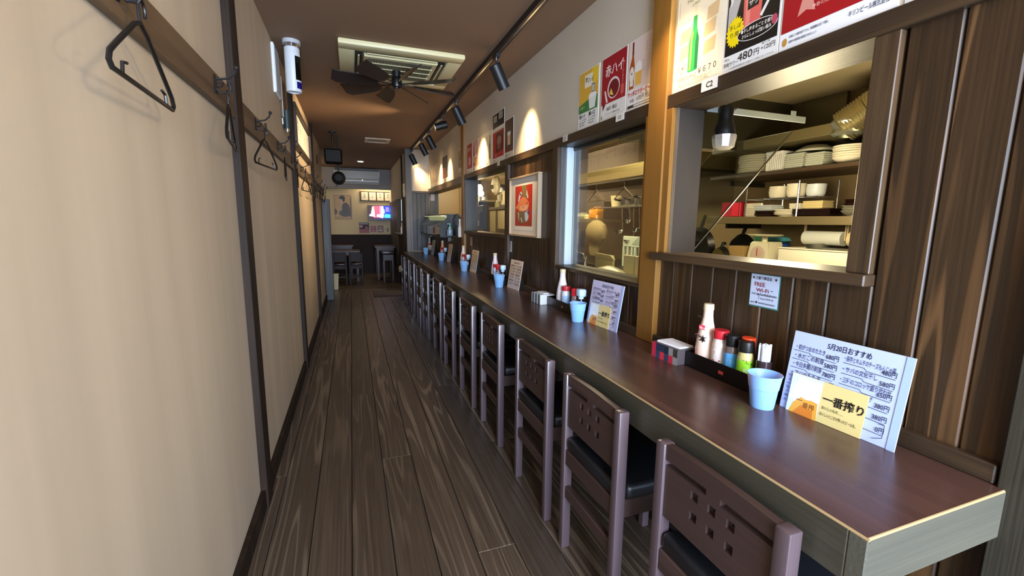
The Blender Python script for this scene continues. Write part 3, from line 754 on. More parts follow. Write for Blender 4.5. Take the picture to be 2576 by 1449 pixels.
p.text('HEARTLAND', 0.022, 0.036, 0.020, '#8d7c58', width=0.095); p.text('￥６７０', 0.122, 0.040, 0.026, '#5c5344', 0.01, width=0.085)
lines(p, 0.03, 0.026, 0.16, 2, 0.009, 0.007, '#8d7c58', ['ハートランドビールは素材本来のおいしさ', '麦芽とアロマホップのみを使用'])
t, p = sheet('shelf_tag', 'white tag reading C2 under the green bottle poster', 1.296, 1.700, 0.072, 0.040, '#e9e6e0', x=1.1705, cat='tag', group='tags on the header beam'); p.text('C2', 0.022, 0.010, 0.026, '#26241f', 0.015)
# black sour poster
t, p = sheet('sour_poster', 'black poster with pink drink can, yellow burst and 480 yen price', 1.226, 1.740, 0.205, 0.290, '#e8e6e2')
p.rect(0.006, 0.052, 0.199, 0.288, '#15110f'); p.poly([(0.01, 0.2), (0.05, 0.29), (0.08, 0.29), (0.03, 0.12), (0.01, 0.12)], '#b9b4b0'); p.poly([(0.012, 0.24), (0.04, 0.288), (0.055, 0.288), (0.02, 0.2)], '#e4e0dc')
p.poly([(0.072, 0.115), (0.135, 0.118), (0.142, 0.288), (0.066, 0.288)], '#d9635a'); p.poly([(0.08, 0.118), (0.096, 0.12), (0.094, 0.288), (0.074, 0.288)], '#e88a7c'); p.poly([(0.076, 0.108), (0.134, 0.110), (0.134, 0.122), (0.074, 0.120)], '#e4b0a8')
p.poly([(0.085, 0.165), (0.125, 0.168), (0.132, 0.288), (0.085, 0.288)], '#1a1614')
p.text('男', 0.092, 0.243, 0.034, '#efe9e0', 0.01); p.text('梅', 0.092, 0.205, 0.034, '#efe9e0', 0.01); p.text('サワー', 0.088, 0.176, 0.018, '#efe9e0', 0.01)
p.poly([(0.14, 0.128), (0.165, 0.165), (0.178, 0.215), (0.172, 0.225), (0.158, 0.172), (0.132, 0.135)], '#e9e4e0'); p.poly([(0.158, 0.215), (0.19, 0.225), (0.188, 0.27), (0.160, 0.262)], '#c97f8c'); p.poly([(0.163, 0.222), (0.185, 0.229), (0.183, 0.264), (0.165, 0.257)], '#7c2a3c')
st = [(0.042+(0.036 if i % 2 else 0.029)*math.cos(PI*i/20), 0.118+(0.048 if i % 2 else 0.040)*math.sin(PI*i/20)) for i in range(40)]
p.poly(st, '#f2d70c'); p.text('手しぼ', 0.018, 0.128, 0.017, '#3d3208', 0.01, width=0.046); p.text('り風！', 0.02, 0.105, 0.017, '#3d3208', 0.01, width=0.042)
p.ell(0.125, 0.098, 0.072, 0.026, '#e9e4e0', 26); p.ell(0.125, 0.098, 0.070, 0.024, '#15110f', 26)
p.text('●干し梅まるごと食感を', 0.066, 0.102, 0.013, '#efe9e0', 0.01, width=0.115); p.text('さらにしょっぱ旨い極み', 0.07, 0.086, 0.013, '#efe9e0', 0.01, width=0.105)
p.ell(0.186, 0.103, 0.010, 0.014, '#b4485c')
p.text('480', 0.062, 0.022, 0.034, '#141312', 0.0, width=0.055); p.text('円', 0.121, 0.023, 0.022, '#141312'); p.text('+120円', 0.147, 0.028, 0.018, '#141312', width=0.048); p.text('▲干し梅', 0.15, 0.045, 0.007, '#3b3835')
p.text('(税込)', 0.008, 0.038, 0.008, '#3b3835'); p.text('男梅サワー', 0.005, 0.018, 0.016, '#26241f', width=0.058); p.text('ノーベル製菓男梅監修 お酒は二十歳になってから', 0.006, 0.008, 0.006, '#7d7a75', width=0.185)
# red spring poster
t, p = sheet('spring_poster', 'wide red poster with SPRING lettering above the near hatch', 1.017, 1.742, 0.30, 0.29, '#e9e9ea')
p.rect(0.004, 0.045, 0.296, 0.289, '#9c1218'); p.poly([(0.004, 0.155), (0.035, 0.17), (0.035, 0.289), (0.004, 0.289)], '#d08a1a')
p.poly([(0.05, 0.075), (0.075, 0.085), (0.10, 0.075), (0.092, 0.105), (0.105, 0.13), (0.08, 0.122), (0.065, 0.13), (0.058, 0.108)], '#cf8a7c')
p.text('SPRING WEEK', 0.10, 0.122, 0.034, '#e9c8c0', 0.02, width=0.19); p.text('●キリン一番搾り', 0.09, 0.100, 0.012, '#d8a098'); p.text('●春の限定醸造 瓶', 0.09, 0.082, 0.012, '#d8a098'); p.text('さくら酵母', 0.2, 0.095, 0.02, '#c46058')
p.text('キリンビール株式会社', 0.19, 0.020, 0.016, '#2c3350', 0.01, width=0.09); p.ell(0.018, 0.02, 0.007, 0.011, '#b98a3c', 14)
p.text('お酒は二十歳を過ぎてから。飲酒運転は法律で禁止', 0.03, 0.028, 0.008, '#2c3350', 0.01, width=0.11); p.text('妊娠中や授乳期の飲酒はやめましょう', 0.03, 0.014, 0.008, '#2c3350', 0.01, width=0.08)
t, p = sheet('notice_sheet', 'white notice sheet cut off by the top right of the picture', 0.705, 1.738, 0.21, 0.28, '#dcdcdc')
p.rect(0.01, 0.01, 0.2, 0.27, '#d3d3d3'); p.text('お知らせ', 0.03, 0.2, 0.03, '#4a4a4a')
# window posters
t, p = sheet('yellow_poster', 'yellow and green poster with white mug, left of three beside the oak pillar', 2.232, 1.737, 0.212, 0.292, '#e6e2da')
p.rect(0.008, 0.085, 0.2, 0.288, '#d9a838'); p.poly([(0.11, 0.2), (0.2, 0.215), (0.2, 0.288), (0.14, 0.288)], '#e8c02c'); p.poly([(0.008, 0.085), (0.2, 0.085), (0.2, 0.15), (0.09, 0.14), (0.008, 0.125)], '#3c7a3a')
p.rect(0.065, 0.205, 0.145, 0.268, '#ece4cc'); p.text('酎', 0.072, 0.235, 0.026, '#2e2a20', 0.02); p.text('ハイ', 0.098, 0.225, 0.030, '#2e2a20', 0.02)
p.rect(0.135, 0.165, 0.17, 0.215, '#ddd6c0'); p.rect(0.139, 0.169, 0.166, 0.211, '#2e2a20'); p.rect(0.144, 0.174, 0.161, 0.206, '#ddd6c0')
p.poly([(0.12, 0.092), (0.175, 0.092), (0.19, 0.155), (0.11, 0.155)], '#e6e6dc'); p.ell(0.148, 0.158, 0.036, 0.012, '#f4f2ea'); p.text('ぷはー', 0.02, 0.105, 0.02, '#c9d8a0')
p.text('酎ハイ', 0.018, 0.06, 0.022, '#2e2a26', 0.02); p.text('濃い口', 0.115, 0.06, 0.022, '#2e2a26', 0.02); lines(p, 0.018, 0.045, 0.07, 3, 0.013, 0.010, '#57524b', ['レモン 480円', '梅 480円', '緑茶 480円']); lines(p, 0.115, 0.045, 0.07, 3, 0.013, 0.010, '#57524b', ['ライム 480円', 'ゆず 480円', '烏龍 480円'])
t, p = sheet('red_poster', 'dark red poster with round drink glass, middle of three beside the oak pillar', 1.999, 1.737, 0.215, 0.293, '#e6e0d6')
p.rect(0.006, 0.078, 0.209, 0.29, '#9c1420'); p.poly([(0.006, 0.078), (0.045, 0.078), (0.03, 0.06), (0.02, 0.05), (0.018, 0.078)], '#6a0f18')
p.text('赤ハイ', 0.035, 0.205, 0.056, '#f1e6dc', 0.015, width=0.15); p.text('·', 0.18, 0.215, 0.05, '#f1e6dc', 0.03)
p.ell(0.11, 0.140, 0.052, 0.048, '#e4d2cc', 24); p.ell(0.112, 0.137, 0.044, 0.040, '#6e1018', 24); p.poly([(0.075, 0.118), (0.112, 0.105), (0.09, 0.142)], '#e8c050')
p.poly([(0.03, 0.14), (0.042, 0.14), (0.065, 0.085), (0.05, 0.082)], '#e4d2cc'); p.text('さっぱり飲みやすい赤ワインサワー', 0.185, 0.215, 0.011, '#e8b8b0', vert=True); p.rect(0.172, 0.095, 0.196, 0.135, '#c95a50')
p.text('500円（税込）', 0.055, 0.045, 0.020, '#3a342e', 0.01, width=0.09); p.text('サントリー酒類株式会社', 0.05, 0.026, 0.009, '#7d766c', width=0.12); p.ell(0.013, 0.02, 0.004, 0.010, '#5a7a3a', 10)
t, p = sheet('lager_poster', 'white poster with brown lager bottle and red lettering, touching the oak pillar', 1.777, 1.737, 0.20, 0.293, '#ece4dc')
p.rect(0.004, 0.09, 0.196, 0.29, '#e3cfc6'); p.poly([(0.0145, 0.093), (0.048, 0.093), (0.050, 0.185), (0.042, 0.225), (0.040, 0.283), (0.030, 0.283), (0.028, 0.225), (0.013, 0.185)], '#a8521c')
p.ell(0.0315, 0.150, 0.0165, 0.036, '#e8e0d2', 20); p.text('★', 0.024, 0.152, 0.015, '#2a241c'); p.rect(0.0195, 0.105, 0.0435, 0.121, '#e8e0d2'); p.rect(0.029, 0.235, 0.041, 0.285, '#7a3410')
p.poly([(0.06, 0.1), (0.10, 0.1), (0.105, 0.155), (0.056, 0.155)], '#eab452'); p.poly([(0.056, 0.155), (0.105, 0.155), (0.1, 0.185), (0.082, 0.2), (0.06, 0.185)], '#f2ece2')
p.text('赤星', 0.115, 0.175, 0.024, '#c9b2a8', vert=True); p.text('日本最古のビール', 0.155, 0.265, 0.016, '#c0a89e', vert=True); p.text('熱処理ラガー', 0.13, 0.25, 0.013, '#c8b0a6', vert=True)
p.text('サッポロラガービール', 0.008, 0.062, 0.024, '#c92a24', 0.018, width=0.175); p.text('中瓶', 0.025, 0.036, 0.016, '#5a524a'); p.text('670円 税込', 0.075, 0.036, 0.024, '#6a625a', width=0.10); p.rect(0.01, 0.012, 0.185, 0.024, '#3a342e'); p.rect(0.055, 0.014, 0.182, 0.022, '#d8d2c8')
t, p = sheet('shelf_tag', 'white tag under the red drink poster on the window header', 1.829, 1.706, 0.066, 0.036, '#e2dcd0', x=1.1705, cat='tag', group='tags on the header beam'); p.text('C3', 0.02, 0.009, 0.020, '#4a4338', 0.01)
t, p = sheet('shelf_tag', 'white tag at the far corner of the glazed window', 2.374, 1.702, 0.055, 0.036, '#cfc8ba', x=1.1705, cat='tag', group='tags on the header beam'); p.text('C4', 0.014, 0.009, 0.020, '#4a4338')
# posters over the third hatch
G3 = 'posters over the third hatch'
def small(name, lab, y, z, w, h, bg, deco, g=G3):
    t, p = sheet(name, lab, y, z, w, h, '#ebe2d0', group=g); p.rect(0.008, h*0.16, w-0.008, h-0.006, bg); deco(p, w, h); p.text('480円', 0.02, 0.014, 0.02, '#4a4034', 0.01)
small('highball_poster', 'red poster with pink round glass, far end of the third hatch row', 4.695, 1.738, 0.215, 0.30, '#b03a34', lambda p, w, h: (p.ell(w/2, h*0.4, 0.05, 0.045, '#d9a0a0'), p.text('赤ハイ', 0.03, h*0.74, 0.05, '#f0e0d8', 0.02, width=w-0.06)))
small('sapporo_poster', 'pink poster with orange beer glass beside the red far one', 4.462, 1.738, 0.215, 0.30, '#d9a89c', lambda p, w, h: (bottle(p, 0.045, h*0.2, 0.2, 0.04, '#8a4a1c', '#e8dcc8'), glass_beer(p, 0.09, h*0.2, 0.06, 0.10), p.text('ラガー', 0.1, h*0.7, 0.03, '#f0e0d8', 0.02)))
small('pale_poster', 'pale poster whitened by a spot lamp over the third hatch', 4.232, 1.738, 0.215, 0.30, '#ecdcc0', lambda p, w, h: (p.rect(0.03, h*0.5, 0.05, h*0.9, '#d9a070'), p.text('中瓶 670円', 0.03, h*0.22, 0.03, '#b09070', width=0.14)))
small('bottle_poster', 'cream poster with slim dark bottle over the third hatch', 4.002, 1.738, 0.205, 0.30, '#e8dcc0', lambda p, w, h: (bottle(p, 0.13, h*0.2, 0.21, 0.035, '#5a5426', '#8a8450'), p.text('日本酒', 0.04, h*0.8, 0.026, '#6a5a3c', vert=True)))
small('dark_poster', 'tall black poster with two white squares over the third hatch', 3.79, 2.005, 0.315, 0.14, '#2a2228', lambda p, w, h: (p.rect(0.03, h*0.5, 0.12, h*0.86, '#b8b49a'), p.rect(0.17, h*0.55, 0.27, h*0.92, '#b8b49a'), p.text('生酒', 0.045, h*0.58, 0.03, '#3a342c'), p.text('地酒', 0.19, h*0.62, 0.03, '#3a342c')))
small('meat_poster', 'bright red poster with dark dish picture below the black one', 3.787, 1.738, 0.31, 0.262, '#b82c22', lambda p, w, h: (p.poly([(0.09, h*0.3), (w-0.03, h*0.36), (w-0.03, h*0.92), (0.10, h*0.92)], '#5a2220'), p.ell(w*0.58, h*0.66, 0.06, 0.04, '#a87868'), p.ell(w*0.58, h*0.48, 0.05, 0.022, '#8a5448'), p.text('一番', 0.05, h*0.2, 0.03, '#e8b8a8')))
small('brown_poster', 'brown poster with pale mug, nearest of the third hatch row', 3.462, 1.738, 0.205, 0.30, '#5c4438', lambda p, w, h: (glass_beer(p, 0.07, h*0.34, 0.06, 0.10, '#d8b88a'), p.rect(0.012, h*0.18, w-0.02, h*0.25, '#7a3a2c'), p.rect(0.0, 0, w, h*0.165, '#e2d6c0'), p.text('梅酒 五百円', 0.02, 0.022, 0.02, '#8a7a60')))
t, p = sheet('shelf_tag', 'white tag hanging under the bright red meat poster', 3.60, 1.702, 0.06, 0.036, '#e2d6bc', x=1.1705, cat='tag', group='tags on the header beam')
G4 = 'posters over the far hatch'
small('faded_poster', 'pale faded poster at the far end of the far hatch', 6.95, 1.745, 0.60, 0.30, '#d8c09c', lambda p, w, h: (p.rect(0.12, h*0.25, 0.3, h*0.8, '#b88a68'), p.rect(0.33, h*0.25, 0.42, h*0.8, '#a87858')), G4)
small('red_dark_poster', 'red poster with black upper half over the far hatch', 6.05, 1.745, 0.36, 0.34, '#3a2c26', lambda p, w, h: (p.poly([(0.01, h*0.18), (w*0.7, h*0.2), (w*0.6, h*0.5), (0.01, h*0.62)], '#c0432c'), p.ell(w*0.5, h*0.4, 0.06, 0.04, '#8a4a2c')), G4)
small('olive_poster', 'olive brown poster with bottle, near end of the far hatch', 5.11, 1.80, 0.20, 0.24, '#a08a58', lambda p, w, h: bottle(p, 0.1, h*0.25, 0.14, 0.035, '#6a5a30', '#c8b888'), G4)

# framed fish painting
t = thing('framed_painting', 'white matted framed painting of an orange fish on red ground', 'painting', (XR, 3.262, 1.137))
W, H = 0.565, 0.432
for q in ((-W, 0, 0, 0.014), (-W, 0, H-0.014, H)): B(-0.032, 0, q[0], q[1], q[2], q[3], bev=0.002).build('frame_side', mat('pale_frame', '#a8957c', 0.35), t)
for q in ((-0.012, 0), (-W, -W+0.012)): B(-0.032, 0, q[0], q[1], 0.014, H-0.014, bev=0.002).build('frame_side', mat('pale_frame', '#a8957c', 0.35), t)
B(-0.018, 0, -W+0.012, -0.012, 0.014, H-0.014).build('mount_board', mat('mount_board', '#ddd5c6', 0.7), t)
p = Print('print', t, (-0.018, 0, 0), YU, ZU)
x0, x1, y0, y1 = 0.105, 0.44, 0.075, 0.365
p.rect(x0-0.012, y0-0.03, x1+0.012, y1+0.014, '#eee6d6'); p.rect(x0, y0, x1, y1, '#c8321e')
p.poly([(x0, y0), (x1, y0), (x1, y0+0.05), (0.3, y0+0.03), (x0+0.03, y0+0.11), (x0, y0+0.15)], '#a8402a')
p.poly([(0.235, y1), (0.335, y1), (0.32, 0.315), (0.345, 0.27), (0.265, 0.275), (0.25, 0.32)], '#8a7a48'); p.poly([(0.335, 0.335), (0.37, 0.28), (0.355, 0.265), (0.325, 0.30)], '#d8d0c0')
p.poly([(0.165, 0.255), (0.185, 0.305), (0.225, 0.325), (0.245, 0.31), (0.215, 0.285), (0.18, 0.25)], '#d9dce4'); p.ell(0.21, 0.303, 0.016, 0.009, '#4a5a8a')
p.poly([(x0+0.005, 0.212), (0.15, 0.228), (0.20, 0.265), (0.26, 0.285), (0.32, 0.275), (0.375, 0.245), (0.38, 0.22), (0.35, 0.19), (0.28, 0.18), (0.19, 0.185), (0.155, 0.205), (x0+0.01, 0.188), (x0+0.03, 0.205)], '#ee8a58')
p.poly([(0.2, 0.215), (0.3, 0.225), (0.37, 0.22), (0.35, 0.192), (0.28, 0.182), (0.2, 0.188)], '#f0b488'); p.ell(0.345, 0.238, 0.008, 0.006, '#3a2a20'); p.poly([(0.255, 0.215), (0.29, 0.212), (0.27, 0.204)], '#a85828')
p.poly([(0.16, 0.18), (0.35, 0.18), (0.37, 0.15), (0.33, 0.10), (0.23, 0.095), (0.17, 0.13)], '#7a6a4e'); p.poly([(0.30, 0.17), (0.385, 0.195), (0.375, 0.13), (0.335, 0.105), (0.31, 0.12)], '#c9d2dc'); p.poly([(0.345, 0.175), (0.385, 0.195), (0.378, 0.15)], '#3a5a90')
p.poly([(0.165, 0.175), (0.185, 0.175), (0.19, 0.115), (0.205, 0.105), (0.18, 0.12)], '#d8cdb8'); p.poly([(0.225, 0.13), (0.25, 0.1), (0.26, 0.108), (0.235, 0.14)], '#e4dccb')

# small notes on the boards
GN = 'paper notes under the windows'
def note(lab, y, z, w, h, col, rows, th=0.001):
    t, p = sheet('wall_note', lab, y, z, w, h, col, cat='note', group=GN)
    for i, (s, sz, c) in enumerate(rows): p.text(s, w*0.1, h*0.84-i*h*0.2, sz, c, 0.01, width=w*0.8)
t, p = sheet('wifi_note', 'laminated handwritten FREE Wi-Fi note on the boards below the near hatch', 1.036, 0.995, 0.098, 0.098, '#c3cde4', cat='note', group=GN)
B(-0.0008, 0, -0.101, 0.002, -0.004, 0.0995).build('laminate', mat('teal_film', '#3f7d78', 0.3), t)
p.text('★', 0.004, 0.083, 0.012, '#1f1d2c'); p.text('上香り商店会', 0.016, 0.083, 0.0115, '#1f1d2c', 0.01, width=0.058); p.text('★', 0.082, 0.083, 0.012, '#1f1d2c')
p.text('FREE', 0.014, 0.061, 0.018, '#8e2440', 0.012, width=0.037); p.text('Wi-Fi', 0.022, 0.044, 0.016, '#8e2440', 0.012, width=0.045); p.ell(0.077, 0.047, 0.006, 0.006, '#3a6a6a', 8, PI*0.2, PI*0.8)
p.text('SSID', 0.006, 0.034, 0.008, '#2a2c48', width=0.018); p.text('◆', 0.026, 0.033, 0.008, '#1f1d2c'); p.text('Kamikakishoten', 0.036, 0.033, 0.011, '#1f1d2c', 0.01, width=0.058); p.line([(0.034, 0.035), (0.034, 0.020)], 0.001, '#1f1d2c'); p.text('free-WiFi-8', 0.040, 0.021, 0.009, '#2a2c48', width=0.044)
p.text('pass ◆ kamishoteniwaru', 0.006, 0.007, 0.009, '#1f1d2c', 0.008, width=0.084)
NR = [('上香り商店会', 0.014, '#4a3c3c'), ('FREE', 0.016, '#6e3438'), ('Wi-Fi', 0.014, '#6e3438'), ('SSID free', 0.010, '#4a3c3c')]
note('pinkish handwritten note left under the glazed window', 2.534, 0.868, 0.10, 0.088, '#d9bfb4', NR)
note('white handwritten note below the fish painting corner', 3.375, 1.004, 0.10, 0.085, '#d6cfc8', NR)
note('small beige note under the far end of the third hatch', 4.59, 0.985, 0.085, 0.088, '#b89a7a', NR)

# ---------------------------------------------------------------- things on the counter
TOPZ = 0.745
def lathe_part(name, prof, m, par, n=24, **k): return MB().lathe(prof, n=n, **k).build(name, m, par)
ROWS_L = [('・初がつおのたたき', '680円'), ('・水だこの刺身', '580円'), ('・今日多聞の刺身', '780円'), ('・アジのたたき', '680円'), ('・とろサーモン刺し', '780円'), ('・本鮪刺し', '')]
ROWS_R = [('・長芋とキムチのチーズもんじゃ風', '480円'), ('・サバの文化干し', '580円'), ('・三種のコロッケ盛り合わせ', '650円'), ('・真ふぐの唐揚げ', '380円'), ('', '380円'), ('', '0円')]
def menu_stand(y, x, w, ang, lab, full, paper='#b2bfe6', insert=True):  # default paper: white page with the bluish daylight put into its colour
    t = thing('menu_stand', lab, 'menu', (x, y, TOPZ), ang, group='menus standing on the counter')
    tl = math.radians(9); up = Vector((math.sin(tl), 0, math.cos(tl))); H = 0.217
    Mx = Matrix.Rotation(tl, 4, 'Y')
    MB().box(0.0, 0.0035, -w, 0, 0.0, H, bev=0.0008, M=Mx).build('paper_page', mat('page_'+paper.lstrip('#'), paper, 0.3), t)
    if full: MB().box(-0.0012, -0.0002, -w, -w+0.016, 0.0, H, M=Mx).build('sleeve_edge', mat('sleeve', '#9fb4e0', 0.25), t)
    MB().box(0.004, 0.010, -w+0.004, -0.004, 0.003, H-0.003, bev=0.001, M=Mx).build('cover', BLACKP, t)
    st = MB().prism([(0.010, -w*0.2, 0.0), (0.075, -w*0.2, 0.0), (0.034, -w*0.2, 0.15), (0.028, -w*0.2, 0.15)], (0, -w*0.6, 0)).build('stand_leg', BLACKP, t)
    p = Print('handwriting', t, (0, 0, 0), YU, up)
    inkc = '#23243a'
    k = w/0.272
    if full:
        p.text('5月20日おすすめ', 0.09*k, 0.190, 0.018, inkc, 0.015, width=0.10*k)
        for i, (a, b) in enumerate(ROWS_L):
            yy = 0.170-i*0.0235
            p.text(a, 0.010*k, yy, 0.0155, inkc, 0.008, width=(0.075 if b else 0.045)*k)
            if b: p.text(b, 0.091*k, yy-0.006, 0.016, inkc, 0.012, width=0.031*k); p.line([(0.008*k, yy-0.005), (0.05*k, yy-0.005), (0.055*k, yy-0.010), (0.118*k, yy-0.012)], 0.0012, inkc)
        for i, (a, b) in enumerate(ROWS_R):
            yy = 0.172-i*0.0265
            if a: p.text(a, 0.132*k, yy, 0.015, inkc, 0.008, width=(0.108 if i in (0, 2) else 0.075)*k)
            if b: p.text(b, (0.216 if i < 5 else 0.228)*k, yy-0.009, 0.015, inkc, 0.012, width=(0.030 if i < 5 else 0.018)*k)
            p.line([(0.134*k, yy-0.006), (0.18*k, yy-0.006), (0.186*k, yy-0.012), (0.245*k, yy-0.014)], 0.0012, inkc)
        for i in range(4): p.text(['おすすめ', 'さけ', '串焼', 'お新香'][i], 0.008*k, 0.036+0.0 + (3-i)*0.012-0.026+0.012, 0.009, '#39406a')
        p.line([(0.232*k, 0.05), (0.245*k, 0.05), (0.245*k, 0.02), (0.225*k, 0.012)], 0.0012, inkc)
    else:
        p.text('本日のおすすめ', 0.3*w, 0.190, 0.016, inkc, 0.012, width=0.42*w)
        for c in (0, 1):
            for i in range(6 if insert else 7): p.text(['・刺身盛合せ 680円', '・あじフライ 580円', '・冷しトマト 380円', '・もつ煮込み 480円', '・ポテトサラダ'][(i+2*c) % 5], (0.05+0.48*c)*w, 0.168-i*0.022, 0.014, inkc, 0.01, width=0.40*w); p.line([((0.05+0.48*c)*w, 0.163-i*0.022), ((0.40+0.48*c)*w, 0.161-i*0.022)], 0.0011, inkc)
    if insert:
        a0, a1, hh = (0.022*k, 0.205*k, 0.105) if full else (0.06*w, 0.72*w, 0.10)
        MB().box(-0.0045, -0.003, -a1, -a0, 0.0, hh, M=Mx).build('beer_card', mat('card_yellow', '#d9c684', 0.3), t)
        q = Print('card_print', t, Vector((-0.0045, 0, 0)), YU, up)
        ww = a1-a0; s = a0+ww*0.44
        q.rect(a0, 0.0, s, hh, '#cfdcea'); q.poly([(a0, hh*0.35), (s, hh*0.15), (s, hh*0.9), (a0+ww*0.12, hh*0.95)], '#dfe4e6')
        q.poly([(a0+ww*0.04, 0), (s, 0), (s-ww*0.02, hh*0.42), (a0+ww*0.2, hh*0.48), (a0+ww*0.08, hh*0.25)], '#e0a23a'); q.poly([(a0+ww*0.1, 0), (s-0.01, 0), (s-0.012, hh*0.2), (a0+ww*0.2, hh*0.25)], '#d17b24')
        q.ell(a0+ww*0.26, hh*0.52, ww*0.10, hh*0.10, '#eceae0'); q.line([(a0+ww*0.1, hh*0.9), (a0+ww*0.3, hh*0.86), (s, hh*0.5)], 0.004, '#f3f1e8')
        q.text('一', a0+ww*0.12, hh*0.30, hh*0.16, '#7a3a12', 0.02); q.text('番搾', a0+ww*0.22, hh*0.22, hh*0.15, '#8a4a16', 0.02)
        q.text('一番搾り', a0+ww*0.47, hh*0.52, hh*0.25, '#171411', 0.02, width=ww*0.51)
        q.text('おいしいもの……', a0+ww*0.48, hh*0.36, hh*0.09, '#332a18', 0.01, width=ww*0.28); q.text('おいしいとこだけ搾ったビールを。', a0+ww*0.47, hh*0.20, hh*0.09, '#332a18', 0.01, width=ww*0.46)
    return t
MENU = 'menus standing on the counter'
menu_stand(0.836, 1.108, 0.272, math.radians(3), 'large white handwritten menu with yellow beer card, nearest on the counter', True)
menu_stand(1.930, 1.112, 0.255, math.radians(3), 'white handwritten menu with yellow beer card below the glazed window', True, '#c3bfdc')
menu_stand(3.150, 1.108, 0.222, math.radians(3), 'beige handwritten menu on the counter under the painting', False, '#d9c3b2', False)
menu_stand(4.262, 1.098, 0.185, math.radians(4), 'beige handwritten menu on the counter under the third hatch', False, '#d3bb9e', False)
menu_stand(5.375, 1.092, 0.145, math.radians(5), 'narrow beige menu on the counter, second from the far end', False, '#cdb093', False)
menu_stand(6.48, 1.080, 0.135, math.radians(6), 'greyish menu on the counter, farthest one by the grey panel', False, '#b7a994', False)

CUPM = mat('cup_plastic', '#8dbdf0', 0.35); CUPM.node_tree.nodes['Principled BSDF'].inputs['Subsurface Weight'].default_value = 0.3
def cup(x, y, lab, m=CUPM, proto=[None]):
    t = thing('plastic_cup', lab, 'cup', (x, y, TOPZ), group='cups on the counter')
    lathe_part('body', [(0, 0.003), (0.027, 0.003), (0.029, 0.0), (0.030, 0.004), (0.036, 0.055), (0.0375, 0.056), (0.043, 0.093), (0.0445, 0.0945), (0.0435, 0.096), (0.0415, 0.0935), (0.0355, 0.058), (0.028, 0.006), (0, 0.006)], m, t, 28)
    return t
CW = mat('cup_daylit', '#86ace8', 0.4); CW.node_tree.nodes['Principled BSDF'].inputs['Subsurface Weight'].default_value = 0.3  # white cup, the daylight's blue cast is put into its colour
cup(1.056, 0.848, 'frosted white plastic cup beside the nearest menu', CW)
cup(1.068, 1.943, 'light blue plastic cup beside the menu under the glazed window')
cup(1.046, 3.155, 'light blue plastic cup beside the menu under the painting')
cup(1.046, 4.275, 'light blue plastic cup beside the menu under the third hatch')
cup(1.046, 5.47, 'pale plastic cup beside the second farthest menu')
cup(1.02, 6.54, 'pale plastic cup beside the farthest menu')

def caddy(y0, y1, lab, x0=1.100, x1=1.172, h=0.056, mark='#c5453c'):
    t = thing('condiment_caddy', lab, 'caddy', (x0, y0, TOPZ), group='condiment caddies on the counter')
    D = x1-x0; L = y1-y0; m = mat('caddy_black', '#0d0a0b', 0.3)
    B(0, D, 0, L, 0, 0.004).build('base', m, t); B(0, 0.004, 0, L, 0.004, h, bev=0.0012).build('front_panel', m, t); B(D-0.004, D, 0, L, 0.004, h, bev=0.0012).build('back_panel', m, t)
    B(0.004, D-0.004, 0, 0.004, 0.004, h, bev=0.0012).build('end_panel', m, t); B(0.004, D-0.004, L-0.004, L, 0.004, h, bev=0.0012).build('end_panel', m, t)
    p = Print('red_mark', t, (0, L*0.52, 0.022), YU, ZU); p.rect(0, 0, 0.020, 0.011, mark); p.text('三', 0.004, 0.002, 0.009, '#7c2a26')
caddy(0.888, 1.200, 'long black condiment caddy with red mark nearest on the counter')
caddy(1.985, 2.385, 'black condiment caddy under the glazed window', mark='#a88478')
caddy(3.22, 3.60, 'black condiment caddy under the framed painting', mark='#7a685e')
caddy(4.33, 4.72, 'black condiment caddy under the third hatch', mark='#6a5a52')
caddy(5.53, 5.90, 'black condiment caddy second from the far end', mark='#6a5a52')
caddy(6.60, 6.95, 'black condiment caddy at the far end of the counter', mark='#6a5a52')
CZZ = TOPZ+0.004
def tall_bottle(x, y, lab, body='#e6c9b8', detail=False):
    t = thing('sauce_bottle', lab, 'bottle', (x, y, CZZ), group='tall sauce bottles')
    lathe_part('body', [(0, 0), (0.030, 0), (0.0335, 0.004), (0.034, 0.02), (0.034, 0.075), (0.031, 0.11), (0.024, 0.145), (0.0185, 0.168), (0.016, 0.188), (0.0155, 0.206), (0, 0.206)], mat('bottle_'+body.lstrip('#'), body, 0.3), t, 28)
    lathe_part('cap', [(0, 0.206), (0.0165, 0.206), (0.0172, 0.209), (0.0165, 0.226), (0.015, 0.228), (0, 0.228)], mat('cap_beige', '#cdbf9c', 0.45), t, 24)
    lathe_part('base_band', [(0.0338, 0.012), (0.0345, 0.012), (0.0345, 0.032), (0.0338, 0.032)], mat('band_blue', '#9cc0e6', 0.35), t, 28)
    if detail:
        for nm, a0, z0, z1, r in (('neck_label', -2.9, 0.172, 0.19, 0.0192),): pass
        p = Print('label_print', t, (-0.0350, 0.008, 0.0), (0.25, -0.97, 0), ZU)
        p.rect(0.006, 0.142, 0.028, 0.157, '#d43a4c'); p.text('味', 0.008, 0.1445, 0.010, '#f6e0e0', 0.01); p.text('の本', 0.017, 0.1445, 0.007, '#f6e0e0', 0.01)
        p.text('赤·白·赤', -0.002, 0.183, 0.007, '#4a4040'); p.text('本', 0.010, 0.100, 0.026, '#20181c', 0.02); p.text('つゆ', -0.012, 0.112, 0.014, '#20181c', 0.015); p.text('刺身', 0.004, 0.062, 0.013, '#c26a60', vert=True); p.line([(-0.006, 0.12), (0.0, 0.125), (0.006, 0.121)], 0.001, '#d45a66')
    return t
